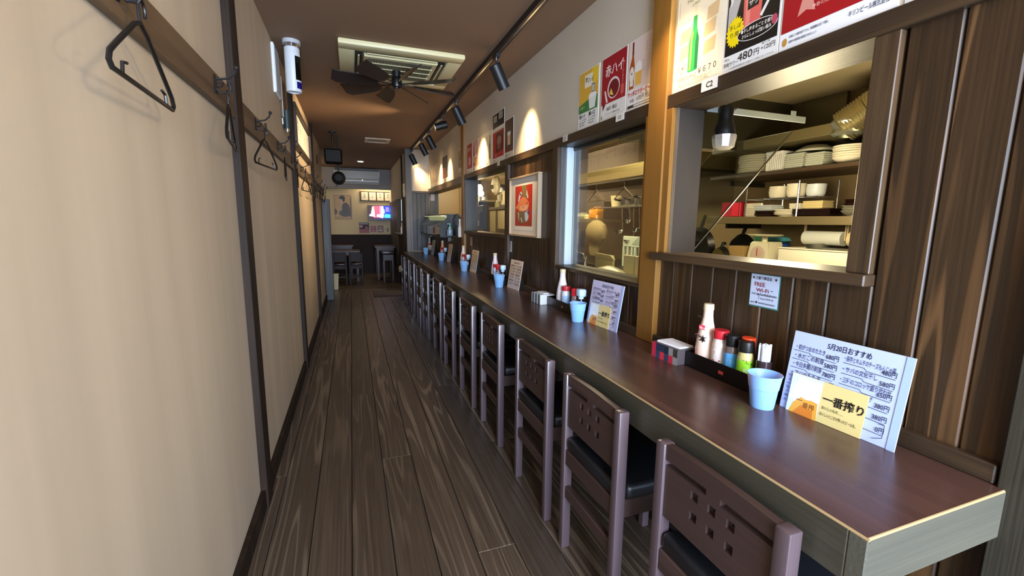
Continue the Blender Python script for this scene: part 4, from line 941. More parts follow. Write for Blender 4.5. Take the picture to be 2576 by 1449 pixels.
def jar(x, y, lab, cap, body, label, r=0.024, h=0.118, mark=None, caph=0.028, labz=(0.018, 0.066)):
    t = thing('spice_jar', lab, 'jar', (x, y, CZZ), group='spice jars in the caddies')
    hb = h-caph
    lathe_part('body', [(0, 0), (r*0.92, 0), (r, 0.004), (r, hb*0.82), (r*0.82, hb), (0, hb)], mat('jar_'+body.lstrip('#'), body, 0.25), t, 22)
    lathe_part('cap', [(0, hb), (r*0.95, hb), (r*0.98, hb+0.003), (r*0.95, h-0.002), (r*0.86, h), (0, h)], mat('cap_'+cap.lstrip('#'), cap, 0.35), t, 22)
    lathe_part('label_band', [(r*0.99, labz[0]), (r*1.02, labz[0]), (r*1.02, labz[1]), (r*0.99, labz[1])], mat('band_'+label.lstrip('#'), label, 0.4), t, 22)
    if mark:
        p = Print('label_print', t, (-r*1.02*0.93-0.001, -0.002, 0), (0.36, -0.93, 0), ZU)
        for (s, xx, yy, sz, c) in mark: p.text(s, xx, yy, sz, c, 0.015)
tall_bottle(1.138, 1.150, 'tall pale pink sauce bottle with beige cap in the nearest caddy', detail=True)
jar(1.136, 1.086, 'glass seasoning jar with red cap in the nearest caddy', '#b51f2b', '#d9c9bd', '#e8dcd4', 0.0255, 0.152, mark=[('塩', -0.002, 0.072, 0.015, '#b24a3c'), ('⌣', -0.006, 0.045, 0.03, '#b8322c'), ('味', -0.006, 0.026, 0.012, '#b24a3c')], labz=(0.02, 0.09))
jar(1.134, 1.036, 'small jar with black cap and blue label in the nearest caddy', '#101014', '#6a5a54', '#58a6e0', 0.0225, 0.148, mark=[('七', 0.0, 0.06, 0.016, '#cfe6fa'), ('味', 0.0, 0.042, 0.014, '#cfe6fa')], labz=(0.025, 0.09), caph=0.036)
jar(1.155, 0.995, 'brown jar with orange cap behind the green label jar', '#d8431c', '#5c2c1a', '#7c3a22', 0.0215, 0.148)
jar(1.128, 0.978, 'small jar with black cap and lime green label in the nearest caddy', '#101010', '#b8b070', '#8fd42c', 0.0235, 0.144, mark=[('こしょう', 0.004, 0.078, 0.012, '#171a10'), ('黒', 0.006, 0.05, 0.014, '#f0f6e0')], labz=(0.02, 0.085), caph=0.034)
def pick_holder(x, y, lab):
    t = thing('toothpick_holder', lab, 'holder', (x, y, CZZ))
    lathe_part('glass', [(0, 0), (0.021, 0), (0.022, 0.003), (0.022, 0.098), (0.020, 0.098), (0.020, 0.005), (0, 0.005)], mat('smoky_glass', '#3f2f33', 0.12, trans=0.3), t, 22)
    pk = MB(); rr = random.Random(4)
    for i in range(46):
        a = rr.uniform(0, 2*PI); q = 0.0165*math.sqrt(rr.random()); pk.box(q*math.cos(a)-0.0016, q*math.cos(a)+0.0016, q*math.sin(a)-0.0016, q*math.sin(a)+0.0016, 0.01, 0.145+rr.uniform(-0.006, 0.004))
    o = pk.build('paper_toothpicks', mat('pick_paper', '#e9eef8', 0.6), t); o['kind'] = 'stuff'
pick_holder(1.140, 0.922, 'dark holder full of white paper toothpicks in the nearest caddy')
def server(x, y, lab):
    t = thing('soy_server', lab, 'server', (x, y, CZZ), group='soy sauce servers')
    lathe_part('glass_body', [(0, 0), (0.024, 0), (0.026, 0.004), (0.025, 0.05), (0.016, 0.085), (0.014, 0.10), (0, 0.10)], mat('soy_dark', '#1d1014', 0.12), t, 20)
    lathe_part('stem', [(0.0145, 0.07), (0.015, 0.07), (0.015, 0.105), (0.0145, 0.105)], mat('cap_blue_white', '#bfe0f6', 0.35), t, 16)
    MB().box(-0.021, 0.021, -0.024, 0.024, 0.105, 0.146, bev=0.008, seg=2).build('cap', mat('cap_blue_white', '#bfe0f6', 0.35), t)
PLACE = [(2.262, 2.205, 2.105, 2.035, 'under the glazed window'), (3.545, 3.50, 3.46, 3.335, 'under the painting'), (4.68, 4.62, 4.55, 4.46, 'under the third hatch'), (5.86, 5.80, 5.74, 5.66, 'second from the far end'), (6.91, 6.86, 6.81, 6.74, 'at the far end')]
for i, (a, b, c, d, w) in enumerate(PLACE):
    tall_bottle(1.138, a, 'tall pale sauce bottle in the caddy ' + w, ['#dfd6da', '#e0ccd2', '#dccabf', '#d08a6a', '#c9bfae'][i])
    jar(1.133, b, 'white label jar with red cap in the caddy ' + w, '#b2272f', '#cfd4e0', '#a8c6ea', 0.026, 0.138, mark=[('味', -0.002, 0.06, 0.014, '#b8322c'), ('⌣', -0.008, 0.035, 0.03, '#a82a30')] if i == 0 else None, labz=(0.015, 0.085), caph=0.026)
    if i < 4: jar(1.138, c, 'slim jar with bright red cap in the caddy ' + w, '#d8202f', '#8a6a6c', '#a9b6dc', 0.021, 0.138, caph=0.040, labz=(0.015, 0.075))
    if i < 4: server(1.136, d, 'soy sauce server with pale blue cap in the caddy ' + w)
    else: jar(1.13, d, 'white spice jar without label at the far end of the counter', '#e8e0c8', '#d8d0b8', '#d8d0b8', 0.022, 0.12)

# tissue boxes
t = thing('tissue_box', 'red and navy checkered tissue box with white tissue beside the nearest caddy', 'tissue box', (1.068, 1.205, TOPZ), math.radians(2))
B(0, 0.098, 0, 0.135, 0, 0.056, bev=0.002).build('carton', mat('carton_dark', '#4d4648', 0.5), t)
cs = ['#c22c46', '#27304a', '#2a3346', '#1f2a34', '#8c8a88', '#3c3634', '#c22c46', '#33405c', '#d23444', '#343f58', '#c42a44', '#8f8984']
p = Print('checks', t, (0, 0.135, 0), YU, ZU)
for i in range(6):
    for j in range(2): p.rect(i*0.0225, 0.028*(1-j), (i+1)*0.0225, 0.028*(2-j), cs[i+6*j])
p = Print('checks', t, (0.098, 0.135, 0), (-1, 0, 0), ZU)
for i in range(4):
    for j in range(2): p.rect(i*0.0245, 0.028*j, (i+1)*0.0245, 0.028*(j+1), ['#c22c46', '#e08a9a'][(i+j) % 2] if i > 1 else ['#8c2236', '#33405c'][(i+j) % 2])
p = Print('top_print', t, (0, 0.135, 0.056), YU, (1, 0, 0), 0.0006)
for q in ((0.075, 0.0, 0.098, '#3a3432'), (0.0, 0.075, 0.098, '#c04438')): pass
p.rect(0.0, 0.0, 0.135, 0.012, '#5a4a48'); p.rect(0.0, 0.085, 0.05, 0.098, '#33303a'); p.rect(0.05, 0.08, 0.085, 0.098, '#d65a40'); p.rect(0.085, 0.075, 0.135, 0.098, '#6a5648')
MB().prism([(0.018, 0.012, 0.0565), (0.08, 0.012, 0.0565), (0.084, 0.125, 0.0565), (0.014, 0.125, 0.0565)], (0.002, 0.0, 0.006)).build('tissue', mat('tissue_paper', '#e8eaf0', 0.8), t)
t = thing('tissue_pack', 'black and white striped tissue box under the glazed window', 'tissue box', (1.058, 2.395, TOPZ), math.radians(2))
B(0, 0.10, 0, 0.13, 0, 0.062, bev=0.002).build('carton', mat('carton_white', '#d8dce0', 0.5), t)
p = Print('stripes', t, (0, 0.13, 0), YU, ZU)
for i in range(3): p.rect(0.018+0.042*i, 0, 0.036+0.042*i, 0.062, '#39505c')
MB().box(0.03, 0.07, 0.02, 0.11, 0.062, 0.068, bev=0.002).build('tissue', mat('tissue_paper', '#e8eaf0', 0.8), t)
# ---------------------------------------------------------------- kitchen seen through the near hatch
ORD = ['first', 'second', 'third', 'fourth', 'fifth', 'sixth', 'seventh', 'eighth', 'ninth']
STEELB = mat('brown_steel', '#9a8a66', 0.38, 0.7)
DISH = mat('dish_white', '#e2dac4', 0.3); DISHG = mat('dish_grey', '#b9bcae', 0.3); DISHB = mat('dish_blue_white', '#cbd2d6', 0.3); LACQ = mat('lacquer_dark', '#22120f', 0.25)
def one(name, label, cat, mb, m, loc, part='body', rz=0, group=None):
    t = thing(name, label, cat, loc, rz, group); mb.build(part, m, t); return t
wt = thing('back_worktop', 'steel worktop along the kitchen back wall below the dish shelves', 'worktop', (2.0, 0.3, 0))
B(0, 0.59, 0, 2.15, 0.945, 0.98, bev=0.004).build('top', STEEL, wt); B(0.03, 0.59, 0.02, 2.13, 0.0, 0.945).build('cabinet', STEELD, wt)
cb_ = thing('wall_cupboard', 'olive brown cupboard board high on the kitchen back wall', 'cupboard', (2.2, 0.9, 1.68))
B(0, 0.39, 0, 1.40, 0, 0.055, bev=0.003).build('shelf_board', mat('olive_board', '#6f6444', 0.45), cb_); B(0.20, 0.39, 0.0, 1.12, -0.14, 0).build('recess', mat('recess_dark', '#2a2218', 0.7), cb_)
hd = thing('range_hood', 'dark steel hood sheet hanging from the kitchen ceiling', 'hood', (1.36, 2.06, 1.60))
B(0, 1.22, 0, 0.02, 0.075, KZ-1.601).build('end_sheet', mat('hood_steel', '#5b5a4c', 0.4, 0.8), hd); B(1.205, 1.22, -0.32, 0, 0.19, KZ-1.601).build('side_sheet', mat('hood_side', '#857f6a', 0.3, 0.8), hd)
for n, (z, nm, m_) in enumerate(((1.515, 'brown wooden dish shelf on the kitchen back wall, upper one', W_TRIM), (1.246, 'brownish steel dish shelf on the kitchen back wall, lower one', STEELB))):
    t = thing('dish_shelf', nm, 'shelf', (2.2, 1.05, z)); B(0, 0.385, 0, 1.25, 0.0 if n else 0.004, 0.043 if n else 0.024, bev=0.002).build('shelf_board', m_, t)
    for y in (0.08, 1.17): B(0.10, 0.39, y, y+0.02, -0.03, 0.0).build('bracket', STEELD, t)
SZ, LZ = 1.5395, 1.2895
def stack(name, cat, lab, n, mesh, m, x, y, z, dz, rz=0.0, grp=None, part='body', jit=0.002):
    for i in range(n):
        w = 'top' if i == n-1 else ('lowest' if i == 0 else ORD[i] + ' from bottom')
        t = thing(name, lab + ', ' + w + ' of stack', cat, (x+random.uniform(-jit, jit), y+random.uniform(-jit, jit), z+i*dz), rz+random.uniform(-0.03, 0.03), grp)
        inst(mesh, part, t, (0, 0, 0))
def plate_me(r, h, m, n=28): return MB().lathe([(0, 0), (r*0.55, 0), (r*0.58, 0.003), (r*0.92, h*0.7), (r, h), (r*0.99, h+0.003), (r*0.90, h*0.8), (r*0.55, 0.006), (0, 0.006)], n=n).mesh('body', m)
def square_me(w, d, h, m):
    mb = MB(); a, b = w/2, d/2
    mb.prism([(-a*0.8, -b*0.8, 0), (a*0.8, -b*0.8, 0), (a*0.8, b*0.8, 0), (-a*0.8, b*0.8, 0)], (0, 0, 0.004))
    for s in ((1, 0), (-1, 0), (0, 1), (0, -1)):
        if s[0]: q = [(s[0]*a*0.8, -b*0.8, 0.001), (s[0]*a*0.8, b*0.8, 0.001), (s[0]*a, b, h), (s[0]*a, -b, h)]
        else: q = [(-a*0.8, s[1]*b*0.8, 0.001), (a*0.8, s[1]*b*0.8, 0.001), (a, s[1]*b, h), (-a, s[1]*b, h)]
        mb.prism(q, (0, 0, 0.004))
    return mb.mesh('body', m)
def bowl_me(r, h, m, n=24): return MB().lathe([(0, 0), (r*0.42, 0), (r*0.42, h*0.08), (r*0.75, h*0.4), (r*0.95, h*0.8), (r, h), (r*0.96, h), (r*0.88, h*0.75), (r*0.6, h*0.3), (0, h*0.16)], n=n).mesh('body', m)
stack('large_plate', 'plate', 'large cream plate on the upper dish shelf', 8, plate_me(0.115, 0.015, DISH, 32), DISH, 2.33, 2.05, SZ, 0.0128, grp='large plates on the upper shelf')
t = thing('white_basket', 'white slotted plastic basket between plates on the upper dish shelf', 'basket', (2.275, 1.858, SZ))
B(-0.055, 0.055, -0.045, 0.045, 0, 0.004).build('base', WHITEP, t)
rb = MB()
for s in (-1, 1):
    for k in range(9): q = -0.048+k*0.012; rb.box(s*0.056-0.0015, s*0.056+0.0015, q*0.95-0.0035, q*0.95+0.0035, 0.0, 0.10)
    for k in range(11): q = -0.055+k*0.011; rb.box(q-0.0033, q+0.0033, s*0.047-0.0015, s*0.047+0.0015, 0.0, 0.10)
rb.build('ribs', WHITEP, t)
rim = MB()
for q in ((-0.062, 0.062, -0.052, -0.044), (-0.062, 0.062, 0.044, 0.052), (-0.062, -0.054, -0.044, 0.044), (0.054, 0.062, -0.044, 0.044)): rim.box(*q, 0.088, 0.104, bev=0.002)
rim.build('rim', WHITEP, t)
sq = square_me(0.10, 0.105, 0.012, DISHG)
stack('square_dish', 'dish', 'grey white square dish beside the white basket', 7, sq, DISHG, 2.27, 1.742, SZ, 0.0105, grp='square dishes on the upper shelf')
stack('square_dish', 'dish', 'grey white square dish beside the oval bowls', 6, square_me(0.10, 0.095, 0.012, DISHG), DISHG, 2.27, 1.632, SZ, 0.0105, grp='square dishes on the upper shelf')
one('serving_bowl', 'grey bowl upside down on the square dishes of the upper shelf', 'bowl', MB().lathe([(0.095, 0), (0.09, 0.012), (0.05, 0.034), (0, 0.036)], n=26), DISHG, (2.30, 1.69, SZ+0.081))
stack('oval_bowl', 'bowl', 'cream rimmed bowl on the upper dish shelf', 6, bowl_me(0.076, 0.034, DISH), DISH, 2.29, 1.503, SZ, 0.0105, grp='cream bowls on the upper shelf')
one('deep_bowl', 'cream deep bowl at the right end of the upper dish shelf', 'bowl', MB().lathe([(0, 0), (0.03, 0), (0.062, 0.03), (0.075, 0.055), (0.072, 0.055), (0.055, 0.03), (0, 0.008)], n=26), DISH, (2.27, 1.355, SZ))
# chrome rack with cups
t = thing('wire_rack', 'chrome rack with two shelves of cups on the lower dish shelf', 'rack', (2.2, 1.58, LZ))
for y in (0.008, 0.11, 0.315, 0.435):
    MB().cyl((0.012 if y in (0.11, 0.435) else 0.16, y, 0), (0.012 if y in (0.11, 0.435) else 0.16, y, 0.185), 0.005, n=10).build('post', CHROME, t)
wr_ = MB()
for k in range(8): wr_.cyl((0.01+k*0.024, 0.005, 0.10), (0.01+k*0.024, 0.44, 0.10), 0.0016, n=6)
for y in (0.008, 0.11, 0.315, 0.435): wr_.cyl((0.005, y, 0.098), (0.185, y, 0.098), 0.0022, n=6)
wr_.build('wire_shelf', CHROME, t)
cm = MB().lathe([(0, 0), (0.034, 0), (0.042, 0.01), (0.047, 0.038), (0.0445, 0.038), (0.04, 0.012), (0, 0.006)], n=24).mesh('body', DISH)
cmb = MB().lathe([(0, 0), (0.034, 0), (0.042, 0.01), (0.045, 0.038), (0.0425, 0.038), (0.04, 0.012), (0, 0.006)], n=24).mesh('body', DISHB)
stack('small_cup', 'cup', 'cream cup at the left of the chrome rack', 3, cm, DISH, 2.275, 1.862, LZ+0.1017, 0.0135, grp='cups on the chrome rack')
stack('small_cup', 'cup', 'cream cup in the middle of the chrome rack', 4, cm, DISH, 2.275, 1.753, LZ+0.1017, 0.0115, grp='cups on the chrome rack')
stack('small_cup', 'cup', 'bluish cup at the right of the chrome rack', 3, cmb, DISHB, 2.275, 1.643, LZ+0.1017, 0.0125, grp='cups on the chrome rack')
t = one('red_box', 'bright red box on the left of the lower dish shelf', 'box', B(0, 0.16, 0, 0.145, 0, 0.086, bev=0.003), mat('red_card', '#b3122c', 0.5), (2.215, 2.056, LZ), 'carton'); B(-0.002, 0.0, 0.012, 0.06, 0.004, 0.082).build('side_stripe', mat('bright_red', '#e0203c', 0.45), t)
one('white_tray', 'white tray standing on edge beside the red box', 'tray', B(0, 0.014, 0, 0.125, 0, 0.078, bev=0.004), DISH, (2.235, 1.925, LZ), 'tray')
sd = square_me(0.075, 0.072, 0.010, DISH)
stack('small_dish', 'dish', 'cream small dish left on the lower shelf', 5, sd, DISH, 2.205+0.045, 1.985, LZ, 0.0096, grp='small dishes on the lower shelf')
dk = square_me(0.09, 0.10, 0.010, LACQ)
stack('lacquer_dish', 'dish', 'black lacquer dish under the bluish dishes', 3, dk, LACQ, 2.25, 1.893, LZ, 0.0088, grp='lacquer dishes on the lower shelf')
stack('small_dish', 'dish', 'bluish white dish on top of the lacquer dishes', 3, square_me(0.09, 0.115, 0.010, DISHB), DISHB, 2.255, 1.893, LZ+0.030, 0.0098, grp='small dishes on the lower shelf')
stack('small_dish', 'dish', 'wavy cream dish in the middle of the lower shelf', 4, plate_me(0.062, 0.012, DISH), DISH, 2.27, 1.792, LZ, 0.0078, grp='small dishes on the lower shelf')
stack('lacquer_tray', 'tray', 'long black lacquer tray on the lower shelf', 4, square_me(0.12, 0.20, 0.010, LACQ), LACQ, 2.286, 1.626, LZ, 0.0082, grp='lacquer trays on the lower shelf')
stack('small_dish', 'dish', 'cream dish above the long lacquer trays', 3, square_me(0.07, 0.06, 0.010, DISH), DISH, 2.262, 1.717, LZ+0.036, 0.0092, grp='small dishes on the lower shelf')
stack('small_dish', 'dish', 'yellowish dish above the long lacquer trays', 4, square_me(0.08, 0.105, 0.010, mat('dish_yellow', '#d8c48e', 0.35)), DISH, 2.265, 1.618, LZ+0.036, 0.0092, grp='small dishes on the lower shelf')
stack('lacquer_bowl', 'bowl', 'black lacquer bowl at the right of the lower shelf', 4, bowl_me(0.055, 0.03, LACQ), LACQ, 2.32, 1.462, LZ+0.001, 0.017, grp='lacquer bowls on the lower shelf')
GB = mat('glass_bowl', '#d8d6c4', 0.08, trans=0.85)
stack('glass_bowl', 'bowl', 'clear glass bowl at the front right of the lower shelf', 3, bowl_me(0.050, 0.026, GB), GB, 2.255, 1.435, LZ, 0.012, grp='glass bowls on the lower shelf')
stack('grey_plate', 'plate', 'greyish plate at the right end of the lower shelf', 7, plate_me(0.055, 0.012, DISHG), DISHG, 2.30, 1.315, LZ, 0.0098, grp='grey plates on the lower shelf')
# things on the back worktop
WZ = 0.9805
PANM = mat('pan_black', '#0e0e0f', 0.35)
def pan(lab, y, z, r, x, hl=0.14, bottom=PANM):
    t = thing('frying_pan', lab, 'pan', (x, y, z), group='pans on the back worktop')
    Mx = Matrix.Rotation(-PI/2-0.12, 4, 'Y')
    MB().lathe([(0, 0.0), (r*0.82, 0.0), (r, -0.035), (r*0.97, -0.035), (r*0.8, -0.004), (0, -0.004)], n=30, M=Mx).build('pan_body', PANM, t)
    if bottom is not PANM: MB().lathe([(0, 0.002), (r*0.80, 0.002), (r*0.8, 0.0), (0, 0.0)], n=30, M=Mx).build('pan_base', bottom, t)
    MB().tube([(0.02, 0, r*0.97), (0.03, 0.0, r+0.02), (0.05, 0, r+hl)], [0.008, 0.012, 0.009], 8).build('handle', BLACKP, t)
pan('large black frying pan leaning at the left of the back worktop', 2.325, WZ+0.12, 0.118, 2.16, 0.08)
pan('black frying pan leaning in the middle left of the back worktop', 2.144, WZ+0.10, 0.10, 2.33, 0.055)
pan('small pan with shiny gold base leaning before the black pan', 2.112, WZ+0.062, 0.062, 2.13, 0.02, mat('gold_steel', '#8f8354', 0.3, 0.9))
t = one('cardboard_box', 'brown cardboard box on the back worktop left of the scale', 'box', B(0, 0.12, 0, 0.11, 0, 0.134, bev=0.002), mat('cardboard', '#a4844e', 0.7), (2.16, 1.955, WZ), 'carton')
t = one('green_packet', 'green packet with dark print behind the kitchen scale', 'packet', B(0, 0.04, 0, 0.15, 0, 0.188, bev=0.002), mat('green_packet', '#58a378', 0.5), (2.45, 2.0, WZ), 'packet')
p = Print('print', t, (0, 0.145, 0.13), YU, ZU); p.text('クッキング', 0.01, 0.025, 0.02, '#1f4a34', 0.01, width=0.10); p.text('シート 業務用', 0.01, 0.003, 0.016, '#1f4a34', width=0.10)
t = thing('kitchen_scale', 'cream spring kitchen scale with round dial on the back worktop', 'scale', (2.14, 1.845, WZ))
MB().prism([(0, -0.080, 0), (0, 0.080, 0), (0.014, 0.060, 0.158), (0.018, 0.050, 0.168), (0.018, -0.050, 0.168), (0.014, -0.060, 0.158)], (0.10, 0, 0)).build('housing', mat('scale_cream', '#d9d3b4', 0.4), t)
MB().lathe([(0, 0.0), (0.046, 0.0), (0.046, 0.004), (0, 0.004)], n=30, M=Matrix.Translation((0.0095, 0.004, 0.098)) @ Matrix.Rotation(-PI/2+0.09, 4, 'Y')).build('dial', mat('dial_face', '#c9b4a4', 0.3), t)
MB().box(0.001, 0.004, 0.0025, 0.0055, 0.088, 0.13).build('needle', mat('needle_red', '#a8322a', 0.4), t)
p = Print('numbers', t, (0.001, 0.040, 0.06), YU, (0.08, 0, 1)); p.text('2kg', 0.022, 0.006, 0.012, '#5a4a44'); p.text('0', 0.033, 0.066, 0.010, '#5a4a44'); p.text('1', 0.056, 0.036, 0.010, '#5a4a44')
MB().cyl((0.05, 0, 0.168), (0.05, 0, 0.196), 0.016, 0.014, n=18).build('pan_stem', mat('scale_cream', '#d9d3b4', 0.4), t)
MB().lathe([(0, 0.196), (0.075, 0.198), (0.090, 0.206), (0.088, 0.208), (0.07, 0.201), (0, 0.200)], c=(0.05, 0, 0), n=30).build('weighing_pan', mat('scale_cream', '#d9d3b4', 0.4), t)
one('blue_tub', 'blue plastic tub on the back worktop right of the scale', 'tub', MB().lathe([(0, 0), (0.045, 0), (0.058, 0.152), (0.062, 0.156), (0.058, 0.158), (0.043, 0.004), (0, 0.004)], n=26), mat('blue_plastic', '#2c4f9c', 0.4), (2.36, 1.895, WZ), 'tub')
one('teal_bag', 'crumpled teal plastic bag lying on the blue tub', 'bag', MB().lathe([(0, 0), (0.04, 0.0), (0.055, 0.012), (0.045, 0.03), (0.02, 0.04), (0, 0.042)], n=9, sy=1.3), mat('teal_bag', '#4f9aa8', 0.35), (2.37, 1.90, WZ+0.159), 'bag')
t = thing('white_container', 'large white plastic box at the right of the back worktop', 'box', (2.12, 1.30, WZ)); B(0, 0.22, 0, 0.40, 0, 0.140, bev=0.006, seg=2).build('body', mat('box_cream', '#dcd6c2', 0.45), t); B(-0.004, 0.224, -0.004, 0.404, 0.140, 0.147, bev=0.003).build('lid', mat('box_cream', '#dcd6c2', 0.45), t)
t = thing('steel_tray', 'shallow steel tray lying on the white plastic box', 'tray', (2.14, 1.31, WZ+0.1475)); MB().prism([(0, 0.01, 0), (0, 0.25, 0), (0, 0.27, 0.022), (0, 0.262, 0.022), (0, 0.245, 0.004), (0, 0.015, 0.004), (0, -0.002, 0.022), (0, -0.01, 0.022)], (0.18, 0, 0)).build('tray', STEEL, t)
for (y, m_, lb) in ((1.59, mat('towel_white', '#c9ccc6', 0.8), 'white kitchen paper roll under the lower dish shelf, left one'), (1.37, mat('towel_cream', '#cbb98c', 0.8), 'cream kitchen paper roll under the lower dish shelf, right one')):
    t = thing('paper_roll', lb, 'paper roll', (2.30, y, 1.178), group='paper rolls under the shelf')
    MB().cyl((0, -0.10 if y > 1.5 else -0.09, 0), (0, 0.10 if y > 1.5 else 0.09, 0), 0.036, n=26).build('roll', m_, t)
    for s in (-0.105, 0.105): MB().box(-0.006, 0.006, s-0.003, s+0.003, -0.01, 0.068).build('holder_arm', mat('holder_cream', '#b8a888', 0.5), t)
# foil duct, bar with work lamp, acrylic guard
t = thing('foil_duct', 'crinkled silver foil duct hanging at the right of the near hatch', 'duct', (2.2, 1.42, 1.72))
pts = [(0.0, 0.075, -0.02), (0.03, -0.02, 0.05), (0.05, -0.13, 0.11), (0.06, -0.24, 0.14)]
mb = MB(); path = []
for i in range(61):
    u = i/60*3; k = min(int(u), 2); f_ = u-k; path.append(Vector(pts[k]).lerp(Vector(pts[k+1]), f_))
mb.tube(path, [0.075+(0.0035 if i % 2 else -0.0025) for i in range(61)], 18); mb.build('corrugated_tube', mat('foil', '#c4bb98', 0.3, 0.9, bump=0.6, bscale=60), t)
MB().lathe([(0.05, -0.062), (0.068, -0.05), (0.055, -0.03), (0.074, 0.0), (0.06, 0.02)], c=(0, 0.05, 0.0), n=11).build('crumpled_foil', mat('foil_pale', '#c9cfc6', 0.3, 0.9, bump=0.8, bscale=50), t)
t = thing('white_bar', 'pale steel bar reaching from the hatch into the kitchen', 'bar', (1.336, 1.452, 1.688))
B(0, 0.56, 0, 0.006, 0.0, 0.026, bev=0.001).build('bar', mat('bar_blue_grey', '#a7b4b8', 0.45, 0.3), t); B(0.47, 0.50, 0, 0.004, 0.026, 0.045, bev=0.001).build('lug', mat('bar_blue_grey', '#a7b4b8', 0.45, 0.3), t)
MB().box(-0.004, 0.002, -0.01, 0.016, -0.01, 0.035).build('bracket', STEELD, t)
t = thing('work_lamp', 'black handled work lamp with clear head hanging in the near hatch', 'lamp', (1.425, 1.432, 1.542))
MB().lathe([(0, 0.045), (0.036, 0.045), (0.041, 0.062), (0.038, 0.085), (0.030, 0.105), (0.027, 0.13), (0.029, 0.16), (0.026, 0.168), (0, 0.168)], n=26).build('handle', mat('rubber_black', '#0b0b0c', 0.5, spec=0.3), t)
MB().lathe([(0, 0.0), (0.024, 0.0), (0.040, 0.010), (0.046, 0.045), (0.046, 0.056), (0.042, 0.056), (0.041, 0.046), (0.036, 0.014), (0, 0.006)], n=10).build('clear_head', mat('clear_head', '#efe9dc', 0.08, trans=0.75), t)
MB().tube([(0, 0, 0.168), (0.0, 0.004, 0.178), (-0.012, 0.012, 0.186), (-0.012, 0.016, 0.176)], 0.0025, 6).build('hook', CHROME, t)
MB().tube([(0.003, 0, 0.166), (0.02, 0.0, 0.172), (0.045, 0, 0.160), (0.06, -0.002, 0.175), (0.075, -0.004, 0.20), (0.092, -0.004, 0.232)], 0.003, 7).build('cable', BLACKP, t)
t = thing('acrylic_guard', 'clear sloping acrylic sheet with steel edge inside the near hatch', 'guard', (1.337, 1.462, 1.135))
d = Vector((0.50, 0, 0.515)); nrm = Vector((-0.515, 0, 0.50)).normalized()*0.003
MB().prism([Vector((0, 0.004, 0)), Vector((0, 0.42, 0)), d+Vector((0, 0.42, 0)), d+Vector((0, 0.004, 0))], nrm).build('sheet', mat('acrylic', '#dfe9ee', 0.03, trans=1.0), t)
MB().tube([(0, 0, 0), d], 0.003, 8).build('edge_rod', STEEL, t)

# ---------------------------------------------------------------- kitchen behind the glazed window
t = thing('hood_canopy', 'gold tinted steel hood canopy above the stove in the kitchen', 'hood', (2.2, 2.45, 1.60))
B(0, 0.39, 0, 2.0, 0.02, 0.13, bev=0.004).build('canopy_band', mat('gold_steel_sheet', '#8a7a4c', 0.38, 0.7), t); B(0.02, 0.39, 0.02, 1.98, 0.0, 0.02).build('underside', STEELD, t)
t = thing('low_counter', 'steel sink counter below the glazed window inside the kitchen', 'counter', (1.34, 1.64, 0)); B(0, 0.48, 0, 1.7, 0.78, 0.80, bev=0.002).build('top', STEEL, t); B(0.02, 0.46, 0.02, 1.68, 0.0, 0.78).build('cabinet', STEELD, t)
t = thing('stove_counter', 'dark stove counter along the kitchen back wall beyond the scale', 'counter', (2.05, 2.5, 0)); B(0, 0.54, 0, 2.6, 0.84, 0.87, bev=0.003).build('top', STEELD, t); B(0.02, 0.54, 0.02, 2.58, 0, 0.84).build('cabinet', mat('dark_cabinet', '#4b4230', 0.6), t)
t = thing('pot_shelf', 'thin steel shelf with pots above the hanging ladles', 'shelf', (2.2, 2.92, 1.372)); B(0, 0.39, 0, 0.80, 0, 0.012, bev=0.001).build('shelf_board', STEEL, t)
t = thing('spice_shelf', 'steel shelf with the orange bottle at the left of the glazed window', 'shelf', (2.2, 3.725, 1.243)); B(0, 0.39, 0, 0.62, 0, 0.034, bev=0.002).build('shelf_board', STEELB, t); B(0.1, 0.39, 0.0, 0.012, 0.034, 0.2).build('upright', STEELD, t)
t = thing('orange_jug', 'bright orange plastic jug on the shelf behind the glazed window', 'jug', (2.28, 3.83, 1.2775))
MB().box(-0.05, 0.05, -0.075, 0.075, 0, 0.095, bev=0.018, seg=3).build('body', mat('orange_plastic', '#e0931a', 0.35), t); MB().cyl((0, -0.045, 0.095), (0, -0.045, 0.118), 0.022, n=16).build('cap', mat('peach_cap', '#e0a070', 0.4), t); MB().tube([(0, 0.065, 0.06), (0, 0.085, 0.09), (0, 0.03, 0.112), (0, -0.02, 0.10)], 0.010, 8).build('handle', mat('orange_plastic', '#e0931a', 0.35), t)
one('yellow_jar', 'small pale yellow jar left of the orange jug', 'jar', MB().lathe([(0, 0), (0.035, 0), (0.037, 0.03), (0.028, 0.042), (0, 0.044)], n=20), mat('pale_yellow', '#d9cf9a', 0.4), (2.25, 3.95, 1.2775))
one('foil_bundle', 'crumpled pale wrapped bundle at the left end of the spice shelf', 'bundle', MB().lathe([(0, 0), (0.06, 0.0), (0.075, 0.025), (0.055, 0.055), (0.02, 0.068), (0, 0.07)], n=9, sy=1.15), mat('crumple', '#c9c2a4', 0.35, 0.3, bump=1.0, bscale=40), (2.29, 4.11, 1.2775))
HG2 = MB().tube([(0, 0, 0.10), (0, -0.02, 0.085), (0, -0.15, 0.0), (0, 0.15, 0.0), (0, 0.02, 0.085)], 0.006, 8, closed=True).mesh('frame', mat('wire_brown', '#4a3d28', 0.5))
HK2 = MB().tube([(0, 0, 0.10), (0, 0, 0.13), (0, 0.015, 0.145), (0, 0.03, 0.13)], 0.004, 6).mesh('hook', STEELD)
for y, lb in ((3.72, 'brown wire hanger hung from the hood above the orange jug'), (3.26, 'brown wire hanger hung from the hood above the pots')):
    t = thing('wire_hanger', lb, 'hanger', (2.205, y, 1.448), group='wire hangers on the hood'); inst(HG2, 'frame', t, (0, 0, 0)); inst(HK2, 'hook', t, (0, 0, 0))
